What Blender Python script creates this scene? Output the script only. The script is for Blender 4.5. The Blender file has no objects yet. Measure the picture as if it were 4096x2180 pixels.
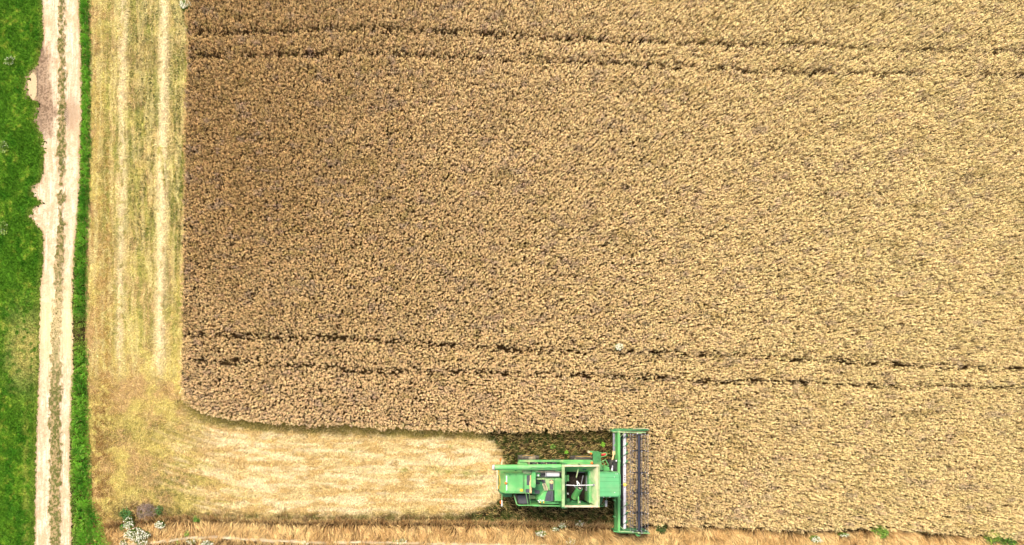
import bpy, bmesh, math, random
import numpy as np
from mathutils import Vector, Matrix
R = math.radians
random.seed(4); rng = np.random.default_rng(11)
scene = bpy.context.scene
col = scene.collection

# ------------------------------------------------------------------ camera, sky, sun, exposure
H = 41.0            # drone height above the ground (m)
S = 66.0            # photograph pixels per metre on the ground
NX, NY = 1600.0, 1500.0   # the point straight below the drone
cam_d = bpy.data.cameras.new("camera"); cam = bpy.data.objects.new("camera", cam_d); col.objects.link(cam)
cam.location = (0, 0, H); cam.rotation_euler = (0, 0, 0)
cam_d.sensor_width = 36; cam_d.lens = 36*H/(4096/S)
cam_d.shift_x = (2048-NX)/4096; cam_d.shift_y = (NY-1090)/4096
cam_d.clip_end = 5000; cam_d.clip_start = 0.5
scene.camera = cam
SUN_EL, SUN_AZ = 52, 325      # azimuth clockwise from +Y
w = bpy.data.worlds.new("World"); scene.world = w; w.use_nodes = True
nt = w.node_tree; bg = nt.nodes["Background"]
sky = nt.nodes.new("ShaderNodeTexSky"); sky.sky_type = 'NISHITA'; sky.sun_disc = False
sky.sun_elevation = R(SUN_EL); sky.sun_rotation = R(SUN_AZ)
sky.air_density = 0.6; sky.dust_density = 6.0; sky.ozone_density = 0.3
nt.links.new(sky.outputs[0], bg.inputs[0]); bg.inputs[1].default_value = 0.13
sd = bpy.data.lights.new("sun", 'SUN'); sun = bpy.data.objects.new("sun", sd); col.objects.link(sun)
sd.energy = 1.5; sd.angle = R(16); sd.color = (1.0, 0.93, 0.82)
az, el = R(SUN_AZ), R(SUN_EL)
sdir = Vector((math.sin(az)*math.cos(el), math.cos(az)*math.cos(el), math.sin(el)))
sun.rotation_euler = sdir.to_track_quat('Z', 'Y').to_euler(); sun.location = (0, 0, 60)
scene.view_settings.view_transform = 'Standard'; scene.view_settings.look = 'None'
scene.view_settings.exposure = 1.28; scene.view_settings.gamma = 1.0
scene.render.engine = 'CYCLES'
scene.cycles.max_bounces = 5; scene.cycles.diffuse_bounces = 2

# ------------------------------------------------------------------ helpers
def lin(c):
    c = np.asarray(c, float)/255.0
    return np.where(c <= 0.04045, c/12.92, ((c+0.055)/1.055)**2.4)
def W(px, py, z=0.0):
    k = (H-z)/H/S
    return ((px-NX)*k, -(py-NY)*k, z)
def to_px(x, y): return NX+np.asarray(x)*S, NY-np.asarray(y)*S
def _h(ix, iy, s):
    n = (ix.astype(np.int64)*374761393 + iy.astype(np.int64)*668265263 + s*1442695041) & 0xffffffff
    n = ((n ^ (n >> 13))*1274126177) & 0xffffffff
    n = (n ^ (n >> 16)) & 0xffffffff
    return n/4294967295.0
def vnoise(x, y, s=0):
    x = np.asarray(x, float); y = np.asarray(y, float)
    ix = np.floor(x); iy = np.floor(y); fx = x-ix; fy = y-iy
    fx = fx*fx*(3-2*fx); fy = fy*fy*(3-2*fy)
    a = _h(ix, iy, s); b = _h(ix+1, iy, s); c = _h(ix, iy+1, s); d = _h(ix+1, iy+1, s)
    return (a*(1-fx)+b*fx)*(1-fy)+(c*(1-fx)+d*fx)*fy
def fbm(x, y, s=0, o=4):
    v = 0; a = 0.5; t = 0
    for i in range(o):
        v = v+a*vnoise(np.asarray(x)*2**i+i*17.3, np.asarray(y)*2**i-i*9.1, s+i); t += a; a *= 0.55
    return v/t
def sm(a, b, x):
    t = np.clip((x-a)/(b-a), 0, 1); return t*t*(3-2*t)
def mix(a, b, t):
    t = np.asarray(t)[..., None]; return a*(1-t)+b*t
def interp(pts, t):
    pts = sorted(pts); return np.interp(t, [p[0] for p in pts], [p[1] for p in pts])

def tag(o, label=None, cat=None, group=None, kind=None):
    if label: o["label"] = label
    if cat: o["category"] = cat
    if group: o["group"] = group
    if kind: o["kind"] = kind
    return o
def mat(name, rgb=None, rough=0.6, metal=0.0, attr=False, noise=0.15, nscale=8.0, bump=0.0, bscale=30.0, trans=0.0, spec=0.5, coat=0.0, dust=0.0):
    m = bpy.data.materials.new(name); m.use_nodes = True
    n = m.node_tree; b = n.nodes["Principled BSDF"]
    b.inputs["Roughness"].default_value = rough; b.inputs["Metallic"].default_value = metal
    b.inputs["Specular IOR Level"].default_value = spec
    if coat: b.inputs["Coat Weight"].default_value = coat; b.inputs["Coat Roughness"].default_value = 0.25
    tc = n.nodes.new("ShaderNodeTexCoord")
    no = n.nodes.new("ShaderNodeTexNoise"); no.inputs["Scale"].default_value = nscale; no.inputs["Detail"].default_value = 5
    n.links.new(tc.outputs["Object"], no.inputs["Vector"])
    if attr:
        a = n.nodes.new("ShaderNodeAttribute"); a.attribute_name = "Col"; src = a.outputs["Color"]
    else:
        a = n.nodes.new("ShaderNodeRGB"); a.outputs[0].default_value = (*rgb, 1); src = a.outputs[0]
    mr = n.nodes.new("ShaderNodeMapRange"); mr.inputs["To Min"].default_value = 1-noise*1.6; mr.inputs["To Max"].default_value = 1+noise*1.6
    mr.inputs["From Min"].default_value = 0.25; mr.inputs["From Max"].default_value = 0.75
    n.links.new(no.outputs["Fac"], mr.inputs["Value"])
    vm = n.nodes.new("ShaderNodeVectorMath"); vm.operation = 'MULTIPLY'
    n.links.new(src, vm.inputs[0]); n.links.new(mr.outputs[0], vm.inputs[1])
    out = vm.outputs[0]
    if dust:
        n2 = n.nodes.new("ShaderNodeTexNoise"); n2.inputs["Scale"].default_value = 2.3; n2.inputs["Detail"].default_value = 7
        n.links.new(tc.outputs["Object"], n2.inputs["Vector"])
        m2 = n.nodes.new("ShaderNodeMapRange"); m2.inputs["From Min"].default_value = 0.48; m2.inputs["From Max"].default_value = 0.7
        m2.inputs["To Min"].default_value = 0.02; m2.inputs["To Max"].default_value = dust
        n.links.new(n2.outputs["Fac"], m2.inputs["Value"])
        mx = n.nodes.new("ShaderNodeMix"); mx.data_type = 'RGBA'
        n.links.new(m2.outputs[0], mx.inputs["Factor"]); n.links.new(out, mx.inputs[6])
        mx.inputs[7].default_value = (0.50, 0.42, 0.25, 1); out = mx.outputs[2]
    n.links.new(out, b.inputs["Base Color"])
    if bump:
        nb = n.nodes.new("ShaderNodeTexNoise"); nb.inputs["Scale"].default_value = bscale; nb.inputs["Detail"].default_value = 6
        n.links.new(tc.outputs["Object"], nb.inputs["Vector"])
        bp = n.nodes.new("ShaderNodeBump"); bp.inputs["Strength"].default_value = 1.0; bp.inputs["Distance"].default_value = bump
        n.links.new(nb.outputs["Fac"], bp.inputs["Height"]); n.links.new(bp.outputs[0], b.inputs["Normal"])
    if trans:
        tr = n.nodes.new("ShaderNodeBsdfTranslucent"); ms = n.nodes.new("ShaderNodeMixShader"); ms.inputs[0].default_value = trans
        n.links.new(out, tr.inputs[0]); n.links.new(b.outputs[0], ms.inputs[1]); n.links.new(tr.outputs[0], ms.inputs[2])
        n.links.new(ms.outputs[0], n.nodes["Material Output"].inputs[0])
    return m
def np_mesh(name, V, F, C, m, parent=None, smooth=False):
    """V (n,3), F list of (k,4) / (k,3) index arrays, C (n,3) linear colours"""
    me = bpy.data.meshes.new(name)
    loops = np.concatenate([f.ravel() for f in F]).astype(np.int32)
    tot = np.concatenate([np.full(len(f), f.shape[1], np.int32) for f in F])
    st = np.concatenate([[0], np.cumsum(tot)[:-1]]).astype(np.int32)
    me.vertices.add(len(V)); me.vertices.foreach_set("co", np.asarray(V, np.float32).ravel())
    me.loops.add(len(loops)); me.loops.foreach_set("vertex_index", loops)
    me.polygons.add(len(tot)); me.polygons.foreach_set("loop_start", st); me.polygons.foreach_set("loop_total", tot)
    if C is not None:
        a = me.color_attributes.new("Col", 'FLOAT_COLOR', 'POINT')
        a.data.foreach_set("color", np.concatenate([np.clip(C, 0.003, 0.95), np.ones((len(C), 1))], 1).astype(np.float32).ravel())
    if smooth: me.polygons.foreach_set("use_smooth", np.ones(len(tot), bool))
    me.update(calc_edges=True); me.materials.append(m)
    o = bpy.data.objects.new(name, me); col.objects.link(o)
    if parent: o.parent = parent
    return o
def sheet(name, x0, x1, y0, y1, step, colf, zf, keep, m):
    """a ground sheet in world metres; colf/zf/keep take photograph pixels"""
    nx = int((x1-x0)/step)+1; ny = int((y1-y0)/step)+1
    X, Y = np.meshgrid(np.linspace(x0, x1, nx), np.linspace(y0, y1, ny))
    PX, PY = to_px(X, Y)
    Z = zf(PX, PY); C = colf(PX, PY)
    K = keep(PX, PY)
    idx = np.arange(nx*ny).reshape(ny, nx)
    kf = K[:-1, :-1] & K[1:, :-1] & K[:-1, 1:] & K[1:, 1:]
    q = np.stack([idx[:-1, :-1], idx[:-1, 1:], idx[1:, 1:], idx[1:, :-1]], -1)[kf]
    used = np.unique(q); rm = np.zeros(nx*ny, int); rm[used] = np.arange(len(used))
    V = np.stack([X.ravel(), Y.ravel(), Z.ravel()], 1)[used]
    return np_mesh(name, V, [rm[q]], C.reshape(-1, 3)[used], m, smooth=True)
def strips(base, tip, width, colr, droop=0.0, side=None, seg=2, tipc=None):
    """ribbons from base to tip (n,3) that taper; returns V, F, C"""
    n = len(base); d = tip-base
    if side is None:
        a = rng.uniform(0, 2*np.pi, n); side = np.stack([np.cos(a), np.sin(a), np.zeros(n)], 1)
        dn = d/np.linalg.norm(d, axis=1, keepdims=True)
        side = side-(side*dn).sum(1, keepdims=True)*dn
        side /= np.linalg.norm(side, axis=1, keepdims=True)+1e-6
    w2 = np.asarray(width).reshape(-1, 1)*0.5*np.ones((n, 1))
    Vs = []; Cs = []
    for k in range(seg+1):
        t = k/seg
        p = base+d*t; p = p.copy(); p[:, 2] += np.asarray(droop)*4*t*(1-t)
        ww = w2*(1.0-0.75*t**2)
        Vs += [p-side*ww, p+side*ww]
        c = colr if tipc is None else colr*(1-t)+tipc*t
        Cs += [c, c]
    nv = 2*(seg+1)
    V = np.stack(Vs, 1).reshape(-1, 3); C = np.stack(Cs, 1).reshape(-1, 3)
    o = (np.arange(n)*nv)[:, None]
    F = np.concatenate([o+np.array([[2*k, 2*k+1, 2*k+3, 2*k+2]]) for k in range(seg)], 0)
    return V, F, C
def join_strips(name, parts, m, parent=None):
    V = []; F = []; C = []; off = 0
    for (v, f, c) in parts:
        V.append(v); F.append(f+off); C.append(c); off += len(v)
    return np_mesh(name, np.concatenate(V), [np.concatenate(F)], np.concatenate(C), m, parent)

# ------------------------------------------------------------------ outlines in photograph pixels (ground level)
TL = [(-80,168),(0,168),(153,173),(245,153),(300,112),(330,100),(393,108),(408,146),(490,140),(536,163),(612,176),(700,170),(728,158),(745,131),(785,128),(802,163),(816,165),(836,123),(870,119),(899,142),(927,171),(1041,173),(1155,159),(1480,154),(1633,149),(1837,141),(2180,138),(2260,136)]
TR = [(-80,318),(0,319),(306,327),(460,327),(612,319),(700,321),(842,313),(984,300),(1212,290),(1480,293),(1735,281),(2180,288),(2260,289)]
VR = [(-80,360),(0,362),(300,370),(460,366),(612,372),(700,368),(900,358),(1100,352),(1250,350),(1300,356),(1480,357),(1700,362),(1830,370),(2000,378),(2080,410),(2180,440),(2260,450)]
CL = [(-80,742),(230,748),(420,740),(800,735),(1300,725),(1560,722),(1600,735)]
CB = [(722,1590),(760,1625),(850,1668),(1000,1690),(1150,1703),(1500,1716),(1950,1731),(2470,1726),(2474,1723)]
CB2 = [(2500,2140),(2600,2108),(2700,2112),(3000,2120),(3200,2135),(3350,2130),(3500,2115),(3700,2140),(4096,2160),(4250,2165)]
def in_crop(px, py):
    e = (fbm(px/22, py/22, 5, 3)-0.5)*30
    left = interp(CL, py)+e*0.55
    b = np.interp(px, [p[0] for p in CB], [p[1] for p in CB])+e*0.7
    b2 = np.interp(px, [p[0] for p in CB2], [p[1] for p in CB2])+e
    front = (px > 2508) & (py < b2) & ~((px < 2622) & (py > 2116))
    return ((px > left) & (py < b)) | front
TRAM = [[(700,125),(964,125),(1200,112),(1460,108),(1954,132),(2317,152),(2453,158),(2815,171),(3124,171),(3387,184),(3756,194),(4033,204),(4300,214)],
        [(700,224),(832,220),(1096,218),(1294,204),(1600,212),(1822,222),(1954,231),(2284,244),(2466,250),(2795,267),(3144,283),(3519,290),(3914,293),(4300,300)],
        [(700,1335),(812,1340),(1023,1349),(1489,1358),(1880,1392),(2300,1408),(2676,1416),(2962,1420),(3444,1451),(3625,1465),(4008,1472),(4300,1480)],
        [(700,1440),(855,1448),(1100,1458),(1414,1480),(1632,1489),(1973,1489),(2098,1498),(2683,1510),(2879,1532),(3053,1526),(3444,1542),(3799,1544),(4300,1562)]]
def tram_d(px, py):
    d = np.full(np.shape(px), 1e9)
    for T in TRAM:
        d = np.minimum(d, np.abs(py-np.interp(px, [p[0] for p in T], [p[1] for p in T])))
    return d

# ------------------------------------------------------------------ field colours (albedo)
L_STRAW = lin((226,200,138)); L_YEL = lin((210,192,104)); L_OLIVE = lin((128,128,52)); L_GREEN = lin((88,122,28))
L_SOIL = lin((54,42,24)); L_DKOL = lin((52,48,16)); L_TAN = lin((196,162,104)); L_BROWN = lin((112,82,48)); L_PALE = lin((244,222,170))
def swath_mask(px, py):
    rb = interp([(1700,1850),(1722,1905),(1745,1945),(1780,1978),(1830,2006),(1880,2026),(1935,2040),(1975,2022),(2000,1990),(2030,1940),(2050,1890),(2070,1830)], py)
    n = (fbm(px/30, py/30, 7)-0.5)
    r = sm(22, -22, px-rb-n*40-(fbm(px/40, py/4, 39)-.5)*50)
    l = sm(620, 960, px+(fbm(px/140, (py+110*np.exp(-(px-650)/300))/13, 36, 3)-.5)*640-np.abs(py-1885)*.3)
    top = np.interp(px, [p[0] for p in CB], [p[1] for p in CB])
    t = sm(14, 44, py-top+n*36)
    btm = sm(2078, 2030, py+n*60+sm(900, 600, px)*70)
    return r*l*t*btm
def dark_mask(px, py):      # freshly cut ground round the machine
    sw = interp([(1700,1850),(1722,1905),(1745,1945),(1780,1978),(1830,2006),(1880,2026),(1935,2040),(1975,2022),(2000,1990),(2030,1940),(2050,1890),(2070,1830)], py)
    n = (fbm(px/30, py/30, 7)-0.5)
    return sm(-22, 22, px-sw-n*40-(fbm(px/40, py/4, 39)-.5)*50)*(py > 1600)
def field_col(px, py):
    n1 = fbm(px/60, py/60, 1); n2 = fbm(px/18, py/18, 2); n3 = fbm(px/150, py/150, 3); n4 = fbm(px/30, py/120, 9)
    c = mix(np.broadcast_to(L_YEL, px.shape+(3,)), L_TAN, sm(0.35, 0.65, n1))
    c = mix(c, L_OLIVE, 0.75*sm(0.48, 0.66, n4)*sm(1500, 900, py+n3*300)*sm(370, 420, px))
    c = mix(c, L_OLIVE, 0.6*sm(0.35, 0.6, n2)*np.exp(-((px-708)/26)**2)*sm(1500, 900, py))
    c = mix(c, L_GREEN, 0.5*sm(0.5, 0.64, fbm(px/14, py/40, 12))*np.exp(-((px-560)/45)**2)*sm(900, 500, py))
    c = mix(c, lin((170,138,70)), 0.6*sm(0.42, 0.6, n2)*np.exp(-((px-410)/40)**2))
    c = mix(c, lin((150,124,60)), 0.5*sm(0.5, 0.7, fbm(px/26, py/26, 31)))
    vs = fbm(px/7+fbm(px/60, py/60, 33)*3, py/150, 34, 3)
    c = mix(c, lin((226,212,140)), .65*sm(.48, .66, vs)*sm(1560, 1450, py))
    c = mix(c, lin((128,142,52)), .6*sm(.52, .36, vs)*sm(1500, 1300, py)*sm(390, 440, px))
    c = mix(c, lin((156,134,76)), .75*sm(.36, .56, fbm(px/10, py/10, 38, 3))*np.exp(-(((px-560)/170)**2+((py-225)/75)**2)**2))
    c = mix(c, lin((170,128,66)), .6*sm(.4, .6, n2)*np.exp(-((px-425)/30)**2)*sm(500, 620, py))
    # windrows
    wx = (n4-0.5)*30
    on = sm(1560, 1420, py)
    c = mix(c, L_PALE*1.08, np.exp(-((px-650-wx*.6+0.012*(py-700))/20)**2)*on*sm(0.15, 0.45, n2)*sm(.22, .42, fbm(px/8, py/50, 35)))
    c = mix(c, L_PALE, 0.85*np.exp(-((px-488-wx*.6+0.012*(py-700))/15)**2)*on*sm(0.2, 0.5, n2)*sm(.25, .45, fbm(px/8, py/50, 40)))
    # corner, dark patches
    n5 = fbm(px/9, py/9, 32, 3)
    c = mix(c, lin((112,112,48)), 0.9*np.exp(-(((px-690)/130)**2+((py-1930)/95)**2))*sm(0.35, 0.6, n5))
    c = mix(c, lin((120,92,46)), 0.85*sm(.42, .62, n2)*np.exp(-(((px-405)/40)**2))*sm(1500, 1640, py))
    c = mix(c, lin((92,70,40)), 0.9*np.exp(-(((px-560)/130)**2+((py-2040)/42)**2)**1.5)*sm(.3, .55, n5))
    c = mix(c, lin((150,140,66)), 0.7*sm(1640, 1700, py)*sm(1250, 700, px)*sm(1800, 1730, py)*sm(.35, .6, n5))
    c = mix(c, lin((150,112,56)), 0.6*np.exp(-(((px-395)/26)**2))*sm(1450, 1700, py)*sm(0.35, 0.6, n2))
    # strip under the crop edge: olive ground with the crop's shade painted in
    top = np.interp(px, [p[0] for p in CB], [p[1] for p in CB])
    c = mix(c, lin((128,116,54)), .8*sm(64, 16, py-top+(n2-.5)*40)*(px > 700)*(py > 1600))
    # dry margin at the bottom
    c = mix(c, mix(np.broadcast_to(lin((100,74,44)), px.shape+(3,)), lin((104,98,44)), sm(.4, .6, n2)), .95*sm(2026, 2062, py+(n2-0.5)*50)*sm(420, 520, px))
    c = mix(c, L_BROWN*0.8, sm(2074, 2090, py)*sm(420, 520, px))
    c = mix(c, L_BROWN, dark_mask(px, py)*sm(2030, 2080, py))
    d = mix(np.broadcast_to(L_SOIL, px.shape+(3,)), L_DKOL, sm(0.35, 0.6, n1)*(1-0.5*sm(1980, 2040, py)))
    d = mix(d, lin((60,76,18)), 0.6*sm(0.54, 0.68, n2))
    c = mix(c, d, dark_mask(px, py)*sm(2095, 2060, py))
    s = mix(np.broadcast_to(L_STRAW, px.shape+(3,)), L_PALE, sm(0.4, 0.62, fbm(px/170, (py+110*np.exp(-(px-650)/300))/11, 15)))
    s = mix(s, lin((206,172,104)), 0.85*sm(0.47, 0.66, fbm(px/60, py/18, 16)))
    for (gx, gy, gr) in [(1615,1878,18),(1745,1880,22),(1790,1885,14),(1865,1892,22),(1910,1898,14),(1405,1800,12),(1800,1785,10)]:
        s = mix(s, lin((150,156,70)), 0.75*np.exp(-(((px-gx)/gr)**2+((py-gy)/(gr*0.6))**2))*sm(0.3, 0.5, n2))
    c = mix(c, s, swath_mask(px, py))
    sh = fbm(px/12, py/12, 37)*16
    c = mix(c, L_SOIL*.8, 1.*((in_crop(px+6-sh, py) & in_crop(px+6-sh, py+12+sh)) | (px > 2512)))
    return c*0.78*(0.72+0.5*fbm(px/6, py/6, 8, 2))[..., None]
def field_z(px, py):
    z = 0.012+0.03*fbm(px/10, py/10, 4)
    on = sm(1560, 1420, py)
    z = z+0.10*np.exp(-((px-650+0.012*(py-700))/22)**2)*on+0.05*np.exp(-((px-490+0.012*(py-700))/26)**2)*on
    z = z+0.05*swath_mask(px, py)*fbm(px/60, py/20, 21)
    return z*sm(352, 380, px)+0.004
m_soil = mat("soil", attr=True, rough=0.95, noise=0.25, nscale=9, bump=0.03, bscale=14, spec=0.1)
m_blade = mat("dry_stalks", attr=True, rough=0.7, noise=0.05, nscale=3, trans=0.15, spec=0.25)
m_green = mat("grass_leaf", attr=True, rough=0.6, noise=0.08, nscale=4, trans=0.3, spec=0.3)

# big ground sheet to the horizon
g = bpy.data.meshes.new("ground")
g.from_pydata([(-1500,-1500,-0.03),(1500,-1500,-0.03),(1500,1500,-0.03),(-1500,1500,-0.03)], [], [(0,1,2,3)])
g.materials.append(mat("dark_soil", rgb=tuple(lin((52,40,22))), rough=0.95, noise=0.3, nscale=0.6, bump=0.02, spec=0.1))
go = bpy.data.objects.new("ground", g); col.objects.link(go)
tag(go, "dark brown soil under the crop reaching to the horizon", "ground", kind="structure")

Xl, Xr = (-120-NX)/S, (2640-NX)/S; Yt, Yb = (NY+70)/S, (NY-2260)/S
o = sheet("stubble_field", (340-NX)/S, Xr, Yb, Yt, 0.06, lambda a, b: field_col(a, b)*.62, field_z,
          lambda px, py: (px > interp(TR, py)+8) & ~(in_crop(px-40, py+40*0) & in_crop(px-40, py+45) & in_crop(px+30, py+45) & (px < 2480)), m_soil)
tag(o, "cut stubble ground covered with pale straw beside the standing crop", "field", kind="structure")

# meadow ground
def meadow_col(px, py):
    n1 = fbm(px/50, py/70, 41); n2 = fbm(px/14, py/14, 42)
    c = mix(np.broadcast_to(lin((66,106,20)), px.shape+(3,)), lin((96,132,32)), .8*sm(0.42, 0.68, n1)*sm(.3,.55,n2))
    c = mix(c, lin((48,96,14)), 0.8*sm(0.5, 0.7, fbm(px/40, py/60, 43)))
    c = mix(c, lin((150,150,58)), 0.5*sm(0.6, 0.75, n2)*sm(0.4, 0.6, n1))
    dry = np.exp(-(((py-1400)/130)**2))*sm(-20, 110, px+40*(n2-0.5))
    c = mix(c, lin((174,164,96)), 0.95*dry*sm(0.25, 0.5, n2))
    wear = np.exp(-((px-105)/14)**2)*sm(1600, 1700, py)
    c = mix(c, lin((140,146,62)), 0.6*wear*sm(0.35, 0.6, n2))
    e = sm(26, 4, interp(TL, py)-px)
    c = mix(c, lin((110,124,48)), 0.5*e)
    return c
o = sheet("meadow", (-420-NX)/S, (240-NX)/S, Yb, Yt, 0.08, meadow_col, lambda px, py: 0.0+0.02*fbm(px/8, py/8, 44), lambda px, py: px < interp(TL, py)+14, m_soil)
tag(o, "short green meadow left of the dirt track", "meadow", kind="structure")

# dirt track
def mid_mask(px, py):
    cx = interp([(-80,247),(300,248),(700,246),(1000,243),(1300,226),(1500,222),(2260,222)], py)
    hw = interp([(-80,9),(300,9),(560,12),(680,11),(705,3),(740,1),(762,1),(785,13),(808,11),(822,1),(870,1),(885,9),(1000,12),(1300,16),(1500,19),(2260,19)], py)
    n = fbm(px/9, py/16, 51)
    return sm(7, -5, np.abs(px-cx)-hw-2+(n-0.5)*38)
def wet_mask(px, py):
    n = (fbm(px/20, py/30, 52)-0.5)*50
    a = sm(16, -30, np.maximum(np.abs(py-360)-185, (px-interp([(150,180),(250,215),(330,205),(450,238),(560,210)], py)))+n)
    return a
def track_col(px, py):
    n1 = fbm(px/12, py/60, 53); n2 = fbm(px/5, py/5, 54, 3); st = fbm(px/2.5, py/70, 55, 3)
    c = mix(np.broadcast_to(lin((226,204,170)), px.shape+(3,)), lin((212,182,146)), sm(0.35, 0.65, n1))
    c = mix(c, lin((240,222,200)), 0.7*sm(0.5, 0.7, st))
    c = mix(c, lin((170,142,110)), 0.6*sm(0.56, 0.74, n2))
    c = mix(c, lin((196,168,130)), 0.6*sm(0.5, 0.7, fbm(px/16, py/24, 155)))
    c = c*(.84+.32*vnoise(px/2.4, py/2.4, 156))[..., None]
    e = np.minimum(px-interp(TL, py), interp(TR, py)-px)
    c = mix(c, lin((170,146,108)), 0.7*sm(14, 2, e+(n2-0.5)*20))
    wm = wet_mask(px, py)
    c = mix(c, mix(np.broadcast_to(lin((164,138,112)), px.shape+(3,)), lin((112,90,70)), sm(0.4, 0.6, n2)), 0.9*wm)
    blg = sm(162, 140, px)*((py > 240) & (py < 900))
    c = mix(c, lin((150,134,96)), .8*blg*sm(.42, .58, fbm(px/5, py/5, 160, 3)))
    # tyre print bars pressed in the mud
    bars = sm(0.1, 0.7, np.sin((py+np.abs(px-172)*0.8)*0.75+n2*3))
    pr = (np.exp(-((px-166)/16)**2)*(np.exp(-((py-235)/28)**2)+np.exp(-((py-470)/60)**2)))
    c = mix(c, lin((120,100,78)), np.clip(pr, 0, 1)*bars*0.8)
    # second wet spot in the right rut
    w2 = np.exp(-(((px-290)/30)**2+((py-455)/75)**2)**2)
    c = mix(c, lin((172,146,118)), 0.8*w2)
    rut = np.exp(-(((px-263-(py-460)*0.06)/12)**2+((py-460)/52)**2)**2)
    c = mix(c, lin((84,68,54)), 0.9*rut*sm(-0.6, 0.5, np.sin(py*0.9+np.abs(px-263)*0.7+n2*2)))
    # dried puddle
    pud = sm(1.15, 0.9, ((px-131)/20)**2+((py-345)/52)**2+(n1-0.5)*0.5)
    c = mix(c, lin((206,182,142)), pud)
    c = mix(c, lin((100,84,70)), np.exp(-((px-150+(n2-0.5)*8)/2.4)**2)*sm(62, 50, np.abs(py-330)))
    mm = mid_mask(px, py)
    c = mix(c, mix(np.broadcast_to(lin((176,152,108)), px.shape+(3,)), lin((98,104,46)), sm(0.38, 0.56, fbm(px/6, py/8, 56))), 0.95*mm)
    dst = np.exp(-((py-1300)/160)**2)
    c = mix(c, lin((232,208,158)), 0.6*dst)
    return c*np.array([.68, .68, .66])
def track_z(px, py):
    e = np.minimum(px-interp(TL, py), interp(TR, py)-px)
    z = 0.03+0.025*mid_mask(px, py)-0.02*sm(0, 30, e)+0.006*fbm(px/3, py/5, 57)-0.02*np.exp(-(((px-263)/11)**2+((py-460)/52)**2)**2)*(0.5+0.5*np.sin(py*0.9+np.abs(px-263)*0.7))
    return z
m_track = mat("track_dirt", attr=True, rough=0.9, noise=0.10, nscale=14, bump=0.01, bscale=30, spec=0.15)
def track_keep(px, py):
    n = (fbm(px/7, py/9, 58, 3)-0.5)*(14+34*((py > 270) & (py < 600) | (py > 735) & (py < 880))*(px < 200))
    n = n+(fbm(px/2.5, py/2.5, 59, 2)-.5)*(10+26*((py > 250) & (py < 620) | (py > 735) & (py < 900))*(px < 200))
    return (px > interp(TL, py)+n) & (px < interp(TR, py)+n+3)
o = sheet("dirt_track", (90-NX)/S, (345-NX)/S, Yb, Yt, 0.035, track_col, track_z, track_keep, m_track)
tag(o, "pale two rut dirt track between meadow and stubble", "track", kind="structure")

# ------------------------------------------------------------------ vegetation (uncountable)
def scatter(n, x0, x1, y0, y1):        # photograph pixels at ground level
    return rng.uniform(x0, x1, n), rng.uniform(y0, y1, n)
def world(px, py, z): return np.stack([(px-NX)/S, -(py-NY)/S, z*np.ones_like(px)], 1)
def vary(c, a=0.2, h=0.05):
    n = len(c); return c*(1+rng.normal(0, a, (n, 1)).clip(-2*a, 2.2*a))*(1+rng.normal(0, h, (n, 3)))

# meadow turf
px, py = scatter(170000, -260, 180, -60, 2250)
k = px < interp(TL, py)+(fbm(px/7, py/9, 58, 3)-0.5)*(14+34*((py > 270) & (py < 600) | (py > 735) & (py < 880)))+3; px, py = px[k], py[k]
hh = 0.05+0.09*fbm(px/30, py/30, 60)*rng.uniform(0.4, 1.4, len(px))
b = world(px, py, 0.0); t = b+np.stack([rng.normal(0, .04, len(px)), rng.normal(0, .04, len(px)), hh], 1)
c = vary(meadow_col(px, py)*1.15, 0.25, 0.06)
mg = join_strips("meadow_grass", [strips(b, t, rng.uniform(.02, .04, len(px)), c, 0.01, seg=1, tipc=c*1.35)], m_green)
tag(mg, "short dense green meadow grass left of the track", "grass", kind="stuff")
# clover flecks are part of the turf colour; grass in the middle of the track and its ragged edges
px, py = scatter(90000, 120, 350, -60, 2250)
k = ((mid_mask(px, py) > 0.5) & (fbm(px/5, py/7, 61) > 0.45)) | ((np.minimum(np.abs(px-interp(TL, py)), np.abs(px-interp(TR, py))) < 6) & (rng.random(len(px)) < 0.25))
px, py = px[k], py[k]
b = world(px, py, 0.02); t = b+np.stack([rng.normal(0, .03, len(px)), rng.normal(0, .03, len(px)), rng.uniform(.03, .09, len(px))], 1)
c = vary(mix(np.broadcast_to(lin((92,112,38)), (len(px), 3)), lin((160,150,84)), rng.random(len(px))), .2)
o = join_strips("track_grass", [strips(b, t, rng.uniform(.015, .035, len(px)), c, 0.01, seg=1)], m_green)
tag(o, "sparse dull grass along the crown of the dirt track", "grass", kind="stuff")
# verge
px, py = scatter(120000, 270, 460, -60, 2250)
n_ = (fbm(px/12, py/16, 62)-0.5)
k = (px > interp(TR, py)+n_*22) & (px < interp(VR, py)+n_*40-4)
gapd = np.exp(-((py-1330)/60)**2)
k &= rng.random(len(px)) > 0.8*gapd
px, py = px[k], py[k]
vt = (px-interp(TR, py))/(interp(VR, py)-interp(TR, py))
hh = (0.14+0.24*fbm(px/14, py/14, 63))*np.clip(np.sin(np.clip(vt, 0.06, .94)*np.pi), .35, 1)*rng.uniform(.6, 1.2, len(px))*(1-.4*np.exp(-((py-1380)/90)**2))
ang = fbm(px/16, py/16, 64)*14
b = world(px, py, 0.0); t = b+np.stack([np.cos(ang)*hh*.6+rng.normal(0, .05, len(px)), np.sin(ang)*hh*.6+rng.normal(0, .05, len(px)), hh], 1)
c = mix(np.broadcast_to(lin((122,176,54)), (len(px), 3)), lin((78,140,36)), sm(.4, .6, fbm(px/20, py/40, 65)))
c = mix(c, lin((116,170,44)), .6*sm(.5, .7, fbm(px/12, py/12, 66)))
c = mix(c, lin((150,140,70)), .6*gapd[k]+.4*sm(.25, .0, vt))
c = mix(c, lin((180,160,96)), 1.0*(rng.random(len(px)) < 0.06+0.45*sm(.75, 1, vt)))
c = vary(c, .2)
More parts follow.
